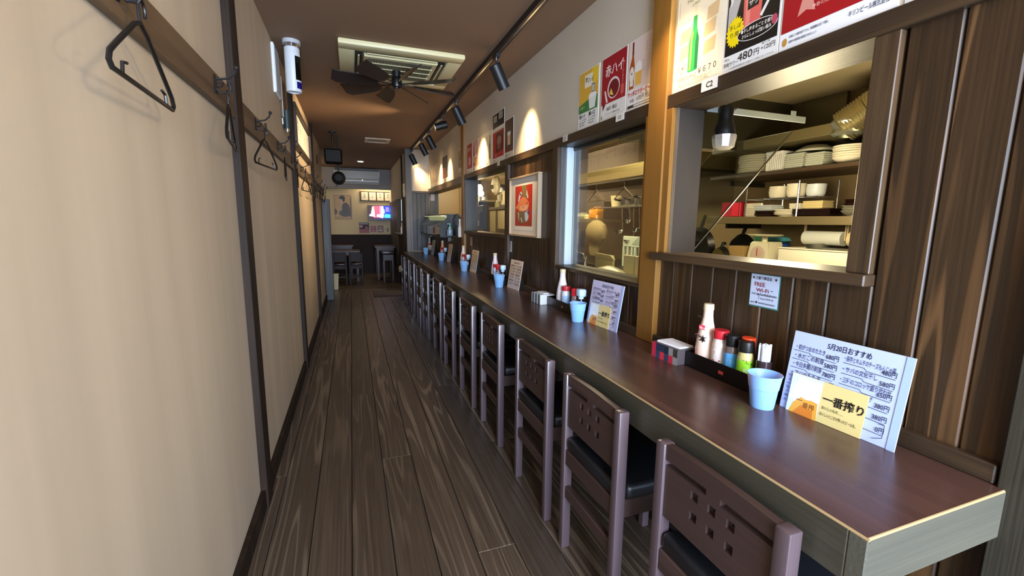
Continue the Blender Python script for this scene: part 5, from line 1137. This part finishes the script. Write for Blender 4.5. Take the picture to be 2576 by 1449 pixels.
one('white_pitcher', 'cream measuring jug on the pot shelf', 'jug', MB().lathe([(0, 0), (0.044, 0), (0.056, 0.10), (0.054, 0.10), (0.042, 0.005), (0, 0.005)], n=22), mat('pitcher', '#c4b88e', 0.45), (2.29, 3.50, 1.3845))
for i, (y, r, h) in enumerate(((3.34, 0.062, 0.06), (3.21, 0.065, 0.068), (3.06, 0.075, 0.075))):
    t = thing('saucepan', 'steel saucepan on the pot shelf, ' + ['left', 'middle', 'right'][i] + ' of three', 'pan', (2.29, y, 1.3845), group='saucepans on the pot shelf')
    MB().lathe([(0, 0), (r*0.95, 0), (r, 0.008), (r, h), (r*1.04, h+0.002), (r*0.96, h), (r*0.94, 0.006), (0, 0.006)], n=26).build('pan_body', STEEL, t); MB().lathe([(r, h+0.003), (r*0.5, h+0.012), (0, h+0.015)], n=26).build('lid', STEEL, t); MB().sph((0, 0, h+0.022), 0.009, 10).build('lid_knob', BLACKP, t); MB().tube([(-r, 0, h*0.8), (-r-0.06, 0.0, h*0.95)], 0.008, 8).build('handle', BLACKP, t)
t = thing('cloth_bag', 'tan cloth bag hanging full from the spice shelf', 'bag', (2.12, 3.55, 0.94))
MB().lathe([(0, 0.10), (0.075, 0.11), (0.14, 0.16), (0.155, 0.225), (0.13, 0.28), (0.06, 0.318), (0.02, 0.325), (0.028, 0.34), (0, 0.345)], n=22, sx=0.45).build('bag_body', mat('tan_cloth', '#8f7c52', 0.85, bump=0.5, bscale=40), t)
MB().lathe([(0.07, 0.0), (0.085, 0.06), (0.07, 0.12), (0.0, 0.13)], c=(0.0, 0.03, 0), n=16, sx=0.35).build('hanging_corner', mat('tan_cloth', '#8f7c52', 0.85), t)
MB().tube([(0, 0, 0.34), (0, 0.01, 0.36), (0, -0.02, 0.362)], 0.004, 6).build('tie', PAPER, t)
for i, (y, z, r, L_) in enumerate(((3.32, 1.17, 0.048, 0.15), (3.25, 1.26, 0.05, 0.10), (3.215, 1.09, 0.058, 0.22), (3.16, 1.19, 0.045, 0.16), (3.12, 1.10, 0.055, 0.24), (3.07, 1.24, 0.055, 0.11), (3.02, 1.16, 0.06, 0.19), (2.97, 1.25, 0.045, 0.09))):
    t = thing('ladle', 'steel ladle hanging under the pot shelf, ' + ORD[i] + ' from the left', 'ladle', (2.215+0.02*i, y, z), group='ladles under the pot shelf')
    MB().lathe([(0, -0.03), (r*0.6, -0.022), (r, 0.01), (r*0.95, 0.01), (r*0.55, -0.017), (0, -0.025)], n=18).build('bowl', CHROME, t); MB().tube([(0, -r, 0.01), (0, -r*0.9, 0.05), (0, -r*0.6, L_), (0, -r*0.6, 1.372-z)], 0.004, 6).build('handle', CHROME, t)
t = thing('cutting_board_rack', 'white cutting board rack with slots behind the hanging ladles', 'rack', (2.22, 2.96, 0.8705))
rk = MB(); rk.box(0, 0.02, 0, 0.31, 0.17, 0.26, bev=0.004)
for y in (0.0, 0.055, 0.12, 0.165, 0.225, 0.285): rk.box(0, 0.02, y, y+0.024, 0.0, 0.17)
rk.build('rack', mat('pale_green_white', '#c9d2bc', 0.45), t); B(0.02, 0.18, 0, 0.31, 0.0, 0.012).build('base', mat('pale_green_white', '#c9d2bc', 0.45), t)
YB = mat('board_yellow', '#c9c08a', 0.5); YB2 = mat('board_cream', '#d3cba2', 0.5)
t = thing('cutting_board', 'pale yellow cutting board with handle slot standing below the window', 'cutting board', (1.66, 2.545, 0.8005))
B(0, 0.015, 0, 0.24, 0, 0.19, bev=0.006).build('lower_board', YB, t); MB().prism([(0, 0.0, 0.19), (0, 0.0, 0.20), (0, 0.04, 0.222), (0, 0.24, 0.226), (0, 0.24, 0.19), (0, 0.20, 0.19), (0, 0.19, 0.207), (0, 0.06, 0.205), (0, 0.05, 0.19)], (0.015, 0, 0)).build('handle_bar', YB, t); B(0.02, 0.03, 0.03, 0.27, 0, 0.22, bev=0.003).build('second_board', YB2, t)
for i, (a, b) in enumerate(((2.25, 2.365), (2.373, 2.485))):
    one('cutting_board', 'cream cutting board standing upright behind the window, ' + ['right', 'left'][i] + ' of the pair', 'cutting board', B(0, 0.012, 0, b-a, 0, 0.235, bev=0.004), YB2, (1.70, a, 0.8005), 'board')
t = thing('dish_cover', 'cream domed dish cover lying behind the bottom of the window', 'cover', (1.52, 2.36, 0.8005)); MB().lathe([(0.26, 0), (0.255, 0.03), (0.21, 0.10), (0.12, 0.155), (0.03, 0.175), (0, 0.176)], n=30, sx=0.42).build('dome', mat('dome_cream', '#cfc79c', 0.35), t); MB().lathe([(0.275, 0), (0.27, 0.012), (0.25, 0.012)], n=30, sx=0.42).build('rim', mat('dome_cream', '#cfc79c', 0.35), t)
t = thing('faucet', 'chrome tap with lever at the left of the glazed window', 'tap', (1.62, 2.86, 0.8005))
MB().lathe([(0, 0), (0.03, 0), (0.03, 0.05), (0.02, 0.07), (0.016, 0.16), (0, 0.16)], n=18).build('base', CHROME, t); MB().tube([(0, 0, 0.15), (0, 0.02, 0.205), (0, 0.07, 0.212), (0, 0.12, 0.205), (0, 0.135, 0.17)], 0.011, 10).build('spout', CHROME, t); MB().tube([(0, -0.005, 0.155), (-0.01, -0.03, 0.185), (-0.015, -0.055, 0.20)], 0.007, 8).build('lever', CHROME, t)
t = one('paper_slip', 'pale paper slip taped to the kitchen wall left of the cloth bag', 'paper', B(0, 0.002, 0, 0.11, 0, 0.18), mat('slip', '#9c947a', 0.7), (2.55, 4.66, 0.98), 'sheet')

# ---------------------------------------------------------------- kitchen behind the third hatch
t = thing('bare_bulb', 'glowing bare bulb hanging in the kitchen behind the third hatch', 'bulb', (1.62, 5.72, 1.67))
MB().lathe([(0, -0.045), (0.03, -0.036), (0.042, -0.01), (0.036, 0.02), (0.018, 0.05), (0, 0.052)], n=22).build('bulb_glass', mat('bulb_glow', '#ffffff', 0.4, emit='#ffd98a', estr=14.0), t); MB().cyl((0, 0, 0.05), (0, 0, 0.10), 0.017, n=14).build('socket', BLACKP, t); MB().cyl((0, 0, 0.10), (0, 0, 0.30), 0.004, n=6).build('cord', BLACKP, t)
lamp('bulb_light', 'POINT', (1.62, 5.66, 1.60), 7, (1.0, 0.80, 0.48), shadow_soft_size=0.04)
t = thing('wall_fan', 'grey white round wall fan in the kitchen behind the third hatch', 'fan', (1.98, 5.98, 1.735)); MB().lathe([(0, 0), (0.06, 0.0), (0.13, 0.03), (0.135, 0.06), (0.10, 0.09), (0, 0.10)], n=26, M=Matrix.Rotation(-PI/2, 4, 'Y')).build('guard', mat('fan_grey', '#aaa48e', 0.5), t); MB().sph((-0.105, 0, -0.02), 0.03, 12).build('hub', STEELD, t); MB().box(-0.02, 0.02, -0.05, 0.03, -0.22, -0.09).build('neck', mat('fan_grey', '#aaa48e', 0.5), t)
B(0.0, 0.6, -0.02, 0.02, -0.02, 0.02).build('arm', STEELD, t)
t = thing('order_board', 'dark board with clipped order slips in the third hatch', 'board', (2.0, 5.70, 1.47)); B(0, 0.02, 0, 0.34, -0.03, 0.24).build('board', STEELD, t)
for (a, b, c, d_) in ((0.02, 0.25, 0.0, 0.185), (0.20, 0.32, 0.06, 0.14)): B(-0.003, 0, a, b, c, d_).build('slip', mat('slip_white', '#cfc8a6', 0.7), t)
t = thing('bottle_shelf', 'dark kitchen shelf with a pale bottle in the third hatch', 'shelf', (2.0, 5.60, 1.41)); B(0, 0.5, 0, 0.95, 0, 0.035, bev=0.002).build('shelf_board', mat('dark_shelf', '#3c3020', 0.6), t)
one('pale_bottle', 'pale greenish bottle on the dark shelf in the third hatch', 'bottle', MB().lathe([(0, 0), (0.045, 0), (0.047, 0.06), (0.025, 0.085), (0.022, 0.10), (0, 0.10)], n=18), mat('pale_green_bottle', '#c4c48e', 0.3), (2.06, 6.27, 1.4455))
one('pale_jar', 'yellowish jar beside the pale bottle in the third hatch', 'jar', MB().lathe([(0, 0), (0.05, 0), (0.05, 0.06), (0, 0.07)], n=18), mat('jar_olive', '#8e8a50', 0.35), (2.10, 6.40, 1.4455))
t = thing('menu_cabinet', 'cabinet front with two pale paper sheets below the bottle shelf', 'cabinet', (2.02, 5.55, 0.75)); B(0, 0.5, 0, 1.05, 0, 0.645).build('body', mat('cabinet_dark', '#43341f', 0.6), t)
for (a, b, c, d_) in ((0.22, 0.60, 0.385, 0.64), (0.72, 0.99, 0.33, 0.645)): B(-0.004, 0, a, b, c, d_).build('sheet', mat('sheet_khaki', '#b5ab82', 0.7), t)
t = thing('coffee_machine', 'black machine on the worktop at the left of the third hatch', 'machine', (1.95, 6.70, 1.05)); B(0, 0.3, 0, 0.42, 0, 0.44, bev=0.01).build('body', mat('machine_black', '#17130f', 0.4), t); B(-0.02, 0, 0.06, 0.22, 0.10, 0.34, bev=0.004).build('panel', BLACKP, t); B(-0.004, 0.0, 0.26, 0.40, 0.43, 0.52).build('note', PAPER, t); MB().cyl((-0.03, 0.14, 0.12), (-0.03, 0.14, 0.2), 0.015).build('spout', CHROME, t)
t = thing('mid_worktop', 'steel worktop in the kitchen behind the third hatch', 'worktop', (1.8, 5.2, 0)); B(0, 0.79, 0, 2.35, 0.72, 0.75, bev=0.003).build('top', STEEL, t); B(0.02, 0.79, 0.02, 2.33, 0, 0.72).build('cabinet', STEELD, t)
# riser so that the machine stands on something
t = thing('machine_stand', 'dark stand carrying the black machine behind the third hatch', 'stand', (1.93, 6.68, 0.7505)); B(0, 0.34, 0, 0.46, 0, 0.015).build('base', STEELD, t); B(0, 0.34, 0, 0.46, 0.284, 0.299).build('top', STEELD, t); B(0.02, 0.32, 0.02, 0.44, 0.015, 0.284).build('body', STEELD, t)

# ---------------------------------------------------------------- far hatch: glass showcase, black till, sanitiser
t = thing('glass_showcase', 'glass cold showcase with sloping front over the far end of the counter', 'showcase', (1.03, 5.45, 1.035))
L_ = 1.62
B(0, 0.29, 0, L_, 0, 0.022, bev=0.002).build('base', BLACKP, t); B(0.27, 0.29, 0, L_, 0.022, 0.28).build('back_door', mat('showcase_back', '#8b8a60', 0.4), t)
B(0.02, 0.265, 0.03, L_-0.03, 0.10, 0.108).build('shelf', STEEL, t); B(0.10, 0.29, 0, L_, 0.275, 0.292, bev=0.002).build('top', STEELD, t)
for y in (0, L_-0.018): MB().prism([(0, y, 0.022), (0.29, y, 0.022), (0.29, y, 0.28), (0.11, y, 0.28), (0.0, y, 0.13)], (0, 0.018, 0)).build('end_frame', BLACKP, t)
MB().prism([(0, 0.018, 0.13), (0.11, 0.018, 0.28), (0.116, 0.018, 0.277), (0.006, 0.018, 0.128)], (0, L_-0.036, 0)).build('front_pane', GLASS, t); B(0, 0.005, 0.018, L_-0.018, 0.022, 0.128).build('lower_pane', GLASS, t)
B(0.03, 0.20, 0.9, 1.5, 0.024, 0.07).build('tray', mat('tray_dark', '#3a4444', 0.4), t); B(0.03, 0.2, 0.2, 0.8, 0.108, 0.135).build('food_tray', mat('food_brown', '#6b4a30', 0.6), t)
B(0.04, 0.26, 0.15, 1.45, 0.262, 0.272).build('glow_strip', mat('showcase_glow', '#ffffff', 0.4, emit='#dbe3a0', estr=0.3), t)  # strip set to glow for the yellow-green of the upper glass
for y in (0.1, 1.5): B(0.12, 0.16, y, y+0.02, -0.05, 0.0).build('bracket', STEELD, t)
t = thing('black_till', 'black boxy machine on the ledge of the far hatch', 'machine', (1.19, 4.90, 1.0605)); MB().prism([(0, 0, 0), (0.14, 0, 0), (0.14, 0, 0.27), (0.05, 0, 0.27), (0.0, 0, 0.18)], (0, 0.53, 0)).build('body', BLACKP, t); MB().prism([(0.001, 0.03, 0.186), (0.045, 0.03, 0.266), (0.041, 0.03, 0.268), (-0.003, 0.03, 0.188)], (0, 0.45, 0)).build('screen', mat('dark_glass', '#07080a', 0.1), t); B(-0.002, 0, 0.05, 0.48, 0.04, 0.10).build('panel', mat('till_green', '#2b332c', 0.4), t)
t = thing('sanitiser_bottle', 'hand sanitiser with teal pump beside the black machine of the far hatch', 'bottle', (1.135, 5.36, 1.0605)); MB().lathe([(0, 0), (0.036, 0), (0.038, 0.01), (0.036, 0.07), (0.02, 0.085), (0, 0.085)], n=20).build('body', mat('sanitiser_clear', '#a9bccb', 0.15, trans=0.4), t); MB().lathe([(0, 0.085), (0.02, 0.085), (0.02, 0.105), (0.008, 0.11), (0.007, 0.15), (0, 0.15)], n=16).build('pump', mat('teal_plastic', '#7fc4b8', 0.4), t); MB().tube([(0, 0, 0.145), (-0.035, 0.01, 0.142)], 0.006, 7).build('nozzle', mat('teal_plastic', '#7fc4b8', 0.4), t)
t = thing('white_spray', 'slim white bottle at the near end of the far hatch', 'bottle', (1.155, 4.915, 1.0605)); MB().lathe([(0, 0), (0.022, 0), (0.022, 0.10), (0.012, 0.13), (0.010, 0.185), (0, 0.185)], n=18).build('body', mat('spray_white', '#d9cfc4', 0.35), t); MB().lathe([(0, 0.185), (0.011, 0.185), (0.013, 0.2), (0, 0.205)], n=12).build('cap', WHITEP, t)
t = thing('cup_shelf', 'kitchen shelf with hanging white ladles behind the far hatch', 'shelf', (2.0, 7.1, 1.56)); B(0, 0.5, 0, 1.0, 0, 0.025, bev=0.002).build('shelf_board', PAPER, t); B(0, 0.5, 0, 1.0, -0.03, 0).build('underside', mat('dark_shelf', '#3c3020', 0.6), t)
for i, y in enumerate((0.15, 0.3, 0.62, 0.8)): B(0.02, 0.05, y, y+0.03, 0.025, 0.20).build('white_post', PAPER, t)
one('steel_bowl', 'upturned steel bowl on the shelf behind the far hatch', 'bowl', MB().lathe([(0.15, 0), (0.13, 0.06), (0.06, 0.10), (0, 0.105)], n=22), STEEL, (2.2, 7.35, 1.5855))
t = thing('tool_rail', 'dark rail with hanging kitchen tools behind the far hatch', 'rail', (2.4, 6.9, 1.42)); B(0, 0.03, 0, 1.2, 0, 0.05).build('rail', mat('dark_shelf', '#3c3020', 0.6), t)
for i in range(6): MB().tube([(-0.01, 0.1+0.2*i, 0.0), (-0.01, 0.1+0.2*i, -0.12-0.02*(i % 3))], 0.012, 6).build('tool', STEELD, t)
t = one('white_switch', 'pale switch plate on the jamb of the far hatch', 'switch', B(0, 0.06, 0, 0.008, 0, 0.10, bev=0.002), mat('switch_pale', '#b6aaa6', 0.5), (1.20, 7.0915, 1.55), 'plate')

# ---------------------------------------------------------------- back room
t = thing('wall_air_conditioner', 'long pale wall air conditioner on the grey bulkhead', 'air conditioner', (-0.30, 10.32, 2.0))
MB().prism([(0, 0, 0.03), (0, -0.12, 0.0), (0, -0.17, 0.06), (0, -0.20, 0.12), (0, -0.20, 0.27), (0, 0.0, 0.285)], (0.91, 0, 0)).build('body', mat('aircon_body', '#b5b2aa', 0.3), t)
B(0.015, 0.895, -0.215, -0.20, 0.10, 0.27, bev=0.006).build('front_panel', mat('aircon_panel', '#a09d95', 0.18), t); MB().prism([(0.02, -0.10, -0.004), (0.02, -0.165, 0.05), (0.02, -0.172, 0.055), (0.02, -0.178, 0.10), (0.02, -0.10, 0.02)], (0.87, 0, 0)).build('flap', mat('aircon_flap', '#d6dade', 0.15), t); B(0.02, 0.89, -0.17, -0.02, 0.280, 0.296).build('intake', BLACKP, t)
B(0.55, 0.57, -0.181, -0.178, 0.075, 0.095).build('led', mat('led_white', '#ffffff', 0.4, emit='#bfe4ff', estr=4.0), t)
t = thing('tv', 'television showing blue and pink picture on the back wall', 'television', (0.36, 10.72, 1.225))
B(0, 0.62, -0.05, 0, 0, 0.345, bev=0.004).build('bezel', BLACKP, t)
def emat(name, col, s): return mat(name, col, 0.4, emit=col, estr=s)
B(0.015, 0.605, -0.053, -0.0495, 0.02, 0.33).build('screen', emat('tv_navy', '#101a66', 0.7), t)
tvp = MB(); tv_cols = []
def tvpoly(pts, col, s=1.3):
    nm = 'tv_' + col.lstrip('#'); m_ = emat(nm, col, s)
    if m_ not in tv_cols: tv_cols.append(m_)
    tvp.prism([(x, -0.0532-0.0002*len(tvp.bm.faces)/6, z) for x, z in pts], (0, 0.0001, 0), tv_cols.index(m_))
tvpoly([(0.015, 0.02), (0.20, 0.02), (0.20, 0.33), (0.015, 0.33)], '#38101e', 0.8); tvpoly([(0.13, 0.06), (0.30, 0.06), (0.28, 0.33), (0.11, 0.33)], '#b04a62'); tvpoly([(0.26, 0.10), (0.36, 0.10), (0.35, 0.33), (0.27, 0.33)], '#c98ab8')
tvpoly([(0.37, 0.10), (0.605, 0.10), (0.605, 0.33), (0.36, 0.33)], '#1430c8'); tvpoly([(0.39, 0.20), (0.47, 0.20), (0.47, 0.30), (0.40, 0.31)], '#7a6ad0')
tvpoly([(0.03, 0.10), (0.16, 0.08), (0.15, 0.13), (0.05, 0.15)], '#f0e8ec'); tvpoly([(0.08, 0.13), (0.155, 0.13), (0.145, 0.25), (0.10, 0.26), (0.075, 0.19)], '#cfeef0'); tvpoly([(0.085, 0.21), (0.145, 0.21), (0.14, 0.31), (0.095, 0.31)], '#f0c890')
tvpoly([(0.19, 0.09), (0.33, 0.05), (0.36, 0.10), (0.30, 0.14), (0.21, 0.14)], '#f4dcec'); tvpoly([(0.30, 0.12), (0.34, 0.12), (0.35, 0.31), (0.31, 0.31)], '#d8e4f8'); tvpoly([(0.34, 0.15), (0.38, 0.17), (0.37, 0.25), (0.345, 0.28)], '#90b8f0')
tvpoly([(0.36, 0.06), (0.53, 0.06), (0.51, 0.14), (0.38, 0.15)], '#3ab4f0'); tvpoly([(0.49, 0.19), (0.51, 0.17), (0.56, 0.17), (0.56, 0.185), (0.515, 0.19), (0.515, 0.27), (0.57, 0.27), (0.57, 0.285), (0.495, 0.285)], '#2a8cf8'); tvpoly([(0.575, 0.13), (0.59, 0.13), (0.59, 0.155), (0.575, 0.155)], '#c0e8ff')
tvp.build('picture', tv_cols, t)
MB().box(0.2, 0.42, -0.02, 0, -0.05, 0.0).build('mount', mat('mount_plate', '#b89a84', 0.6), t)
XU = (1, 0, 0)
def back_sheet(name, lab, x, z, w, h, col, g='posters on the back wall'):
    t = thing(name, lab, 'poster', (x, 10.72, z), group=g); B(0, w, -0.003, 0, 0, h).build('sheet', mat('bsheet_'+col.lstrip('#'), col, 0.6), t); return t, Print('print', t, (0, -0.003, 0), XU, ZU)
t, p = back_sheet('portrait_poster', 'faded brown poster of a seated woman in dark kimono on the back wall', -0.345, 1.24, 0.365, 0.545, '#a88a5c')
p.rect(0.0, 0.0, 0.365, 0.545, '#a07f50'); p.rect(0.02, 0.04, 0.33, 0.52, '#b59262'); p.poly([(0.32, 0.1), (0.365, 0.0), (0.365, 0.5), (0.34, 0.45)], '#6d5332'); p.poly([(0.0, 0.1), (0.05, 0.12), (0.06, 0.2), (0.0, 0.25)], '#5d4030')
p.poly([(0.10, 0.10), (0.20, 0.06), (0.33, 0.07), (0.335, 0.20), (0.31, 0.32), (0.25, 0.38), (0.19, 0.36), (0.155, 0.27), (0.16, 0.21), (0.09, 0.17)], '#453f3a'); p.poly([(0.10, 0.17), (0.17, 0.22), (0.16, 0.14), (0.11, 0.11)], '#57503f')
p.ell(0.155, 0.40, 0.035, 0.052, '#c09a76', 18); p.poly([(0.10, 0.475), (0.14, 0.52), (0.20, 0.53), (0.235, 0.48), (0.22, 0.40), (0.185, 0.385), (0.175, 0.44), (0.12, 0.455)], '#2c2628'); p.ell(0.085, 0.20, 0.024, 0.014, '#c09a76'); p.rect(0.04, 0.05, 0.30, 0.062, '#8a6a44')
t = thing('menu_plaques', 'brown frame of four white paper menu plaques on the back wall', 'framed menu', (0.205, 10.72, 1.655))
B(0, 0.72, -0.02, 0, 0, 0.222, bev=0.003).build('backing_frame', W_RAIL, t)
for i, wd in enumerate(['枝豆', '冷奴', '刺身', '焼鳥']):
    B(0.03+0.172*i, 0.03+0.172*i+0.145, -0.024, -0.02, 0.022, 0.202, bev=0.001).build('paper_plaque', mat('plaque_paper', '#e6dcc4', 0.7), t)
    Print('lettering', t, (0.03+0.172*i, -0.024, 0.022), XU, ZU).text(wd, 0.072, 0.11, 0.05, '#5a5040', vert=True)
t, p = back_sheet('dark_red_poster', 'dark red poster with black top under the television, left one', 0.165, 0.935, 0.215, 0.24, '#4a1418')
p.rect(0.0, 0.0, 0.215, 0.09, '#8c1a22'); p.rect(0.0, 0.19, 0.215, 0.24, '#241012'); p.rect(0.02, 0.205, 0.19, 0.218, '#b8a0a0'); p.ell(0.04, 0.15, 0.04, 0.03, '#9a7a74'); p.ell(0.16, 0.12, 0.04, 0.035, '#6a3a34')
t, p = back_sheet('red_card_poster', 'small red framed poster under the television, second from left', 0.40, 0.945, 0.15, 0.165, '#d9c0a4'); p.rect(0.01, 0.012, 0.14, 0.155, '#8a2a28'); p.text('刺身', 0.03, 0.10, 0.04, '#c08a84', 0.02); p.ell(0.075, 0.05, 0.04, 0.022, '#b06a5a')
t, p = back_sheet('dish_poster', 'small brown red dish poster under the television, third from left', 0.56, 0.945, 0.145, 0.165, '#d0b494'); p.rect(0.008, 0.008, 0.137, 0.157, '#5a2a20'); p.ell(0.072, 0.11, 0.05, 0.022, '#a88272'); p.ell(0.072, 0.05, 0.05, 0.022, '#c0a088')
t, p = back_sheet('bottle_card', 'pale poster with small dark bottle under the television, right one', 0.72, 0.945, 0.18, 0.17, '#cdb894'); bottle(p, 0.075, 0.02, 0.11, 0.03, '#2c2c22', None); p.rect(0.02, 0.03, 0.04, 0.1, '#8a8468')

def low_chair(x, y, lab):
    t = thing('low_chair', lab, 'chair', (x, y, 0), group='chairs of the back room'); W = 0.25
    for a in (0.0, W-0.03): B(a, a+0.03, 0, 0.03, 0, 0.60, bev=0.003).build('leg', W_BCHAIR, t); B(a, a+0.03, 0.26, 0.29, 0, 0.38, bev=0.003).build('leg', W_BCHAIR, t)
    B(0.03, W-0.03, 0.004, 0.026, 0.44, 0.60, bev=0.002).build('back_panel', W_BCHAIR, t); B(0.03, W-0.03, 0.004, 0.026, 0.30, 0.37, bev=0.002).build('seat_rail', W_BCHAIR, t); B(0.03, W-0.03, 0.006, 0.024, 0.13, 0.165, bev=0.002).build('stretcher', W_BCHAIR, t)
    B(0, W, 0.031, 0.30, 0.37, 0.405, bev=0.01, seg=2).build('seat', mat('stool_leather', '#2a1714', 0.3), t)
low_chair(-0.365, 8.88, 'dark wooden chair by the grey post in the back room, left one')
low_chair(-0.075, 8.92, 'dark wooden chair in the back room, right one of the pair')
def table(x0, x1, y0, y1, z, lab):
    t = thing('dining_table', lab, 'table', ((x0+x1)/2, (y0+y1)/2, 0), group='tables of the back room'); a = (x1-x0)/2; b = (y1-y0)/2
    B(-a, a, -b, b, z-0.035, z, bev=0.004).build('tabletop', W_DARKT, t); B(-a+0.03, a-0.03, -b+0.03, b-0.03, z-0.09, z-0.035).build('apron', W_DARKT, t)
    for sx in (-1, 1):
        for sy in (-1, 1): B(sx*(a-0.06)-0.025, sx*(a-0.06)+0.025, sy*(b-0.06)-0.025, sy*(b-0.06)+0.025, 0, z-0.09, bev=0.003).build('leg', W_DARKT, t)
table(-1.15, 0.14, 9.24, 9.80, 0.625, 'dark glossy table behind the two chairs in the back room')
table(-1.15, 0.02, 9.95, 10.55, 0.70, 'dark glossy table against the back wall at the left')
table(0.43, 0.84, 9.40, 10.10, 0.70, 'dark table at the right of the back room')
t = thing('dark_stool', 'dark stool with a rounded seat in front of the right back table', 'stool', (0.66, 9.12, 0))
MB().box(-0.13, 0.13, -0.12, 0.12, 0.56, 0.63, bev=0.02, seg=3).build('seat', mat('stool_leather', '#2a1714', 0.3), t); MB().box(-0.10, 0.10, -0.125, -0.10, 0.44, 0.56, bev=0.004).build('front_panel', W_DARKT, t)
for sx in (-1, 1):
    for sy in (-1, 1): MB().box(sx*0.085-0.018, sx*0.085+0.018, sy*0.085-0.018, sy*0.085+0.018, 0, 0.57, bev=0.003).build('leg', W_DARKT, t)
t = thing('waste_bin', 'narrow pale bin standing behind the grey end post', 'bin', (-0.285, 8.36, 0)); MB().prism([(-0.06, -0.05, 0), (0.015, -0.05, 0), (0.03, -0.05, 0.27), (-0.07, -0.05, 0.27)], (0, 0.10, 0)).build('body', mat('bin_cream', '#c2b894', 0.6), t); B(-0.075, 0.035, -0.055, 0.055, 0.268, 0.28, bev=0.003).build('rim', mat('bin_cream', '#c2b894', 0.6), t)
t = thing('floor_mat', 'dark grey door mat on the floor near the far chairs', 'mat', (0.285, 7.30, 0)); B(0, 0.49, 0, 0.66, 0.0, 0.008, bev=0.003).build('mat', mat('mat_grey', '#3b3436', 0.9, bump=0.6, bscale=300), t); B(0.012, 0.478, 0.012, 0.648, 0.008, 0.010).build('pile', mat('mat_pile', '#463e40', 0.95, bump=0.9, bscale=400), t)
t = thing('hand_towel_post', 'pale rolled cloth and white bag hanging by the far end of the counter', 'cloth', (0.80, 7.95, 0)); MB().lathe([(0, 0.33), (0.04, 0.33), (0.05, 0.40), (0.03, 0.44), (0, 0.44)], n=12).build('bag', mat('cream_cloth', '#bfb48c', 0.8), t); MB().cyl((0.02, 0, 0.0), (0.02, 0, 0.33), 0.02).build('stand', mat('cream_cloth', '#bfb48c', 0.8), t); MB().cyl((0.02, 0, 0.50), (0.02, 0, 0.62), 0.022).build('roll', mat('cream_cloth', '#bfb48c', 0.8), t); MB().cyl((0.02, 0, 0.44), (0.02, 0, 0.5), 0.008).build('rod', STEELD, t)
t = thing('counter_clutter', 'small white bottle standing on the pass ledge beyond the counter', 'bottle', (0.855, 8.15, 1.0005)); MB().lathe([(0, 0), (0.03, 0), (0.03, 0.10), (0.012, 0.14), (0.012, 0.2), (0, 0.2)], n=14).build('body', WHITEP, t); MB().lathe([(0, 0.2), (0.014, 0.2), (0.014, 0.225), (0, 0.225)], n=12).build('cap', BLACKP, t)
finish_prints()
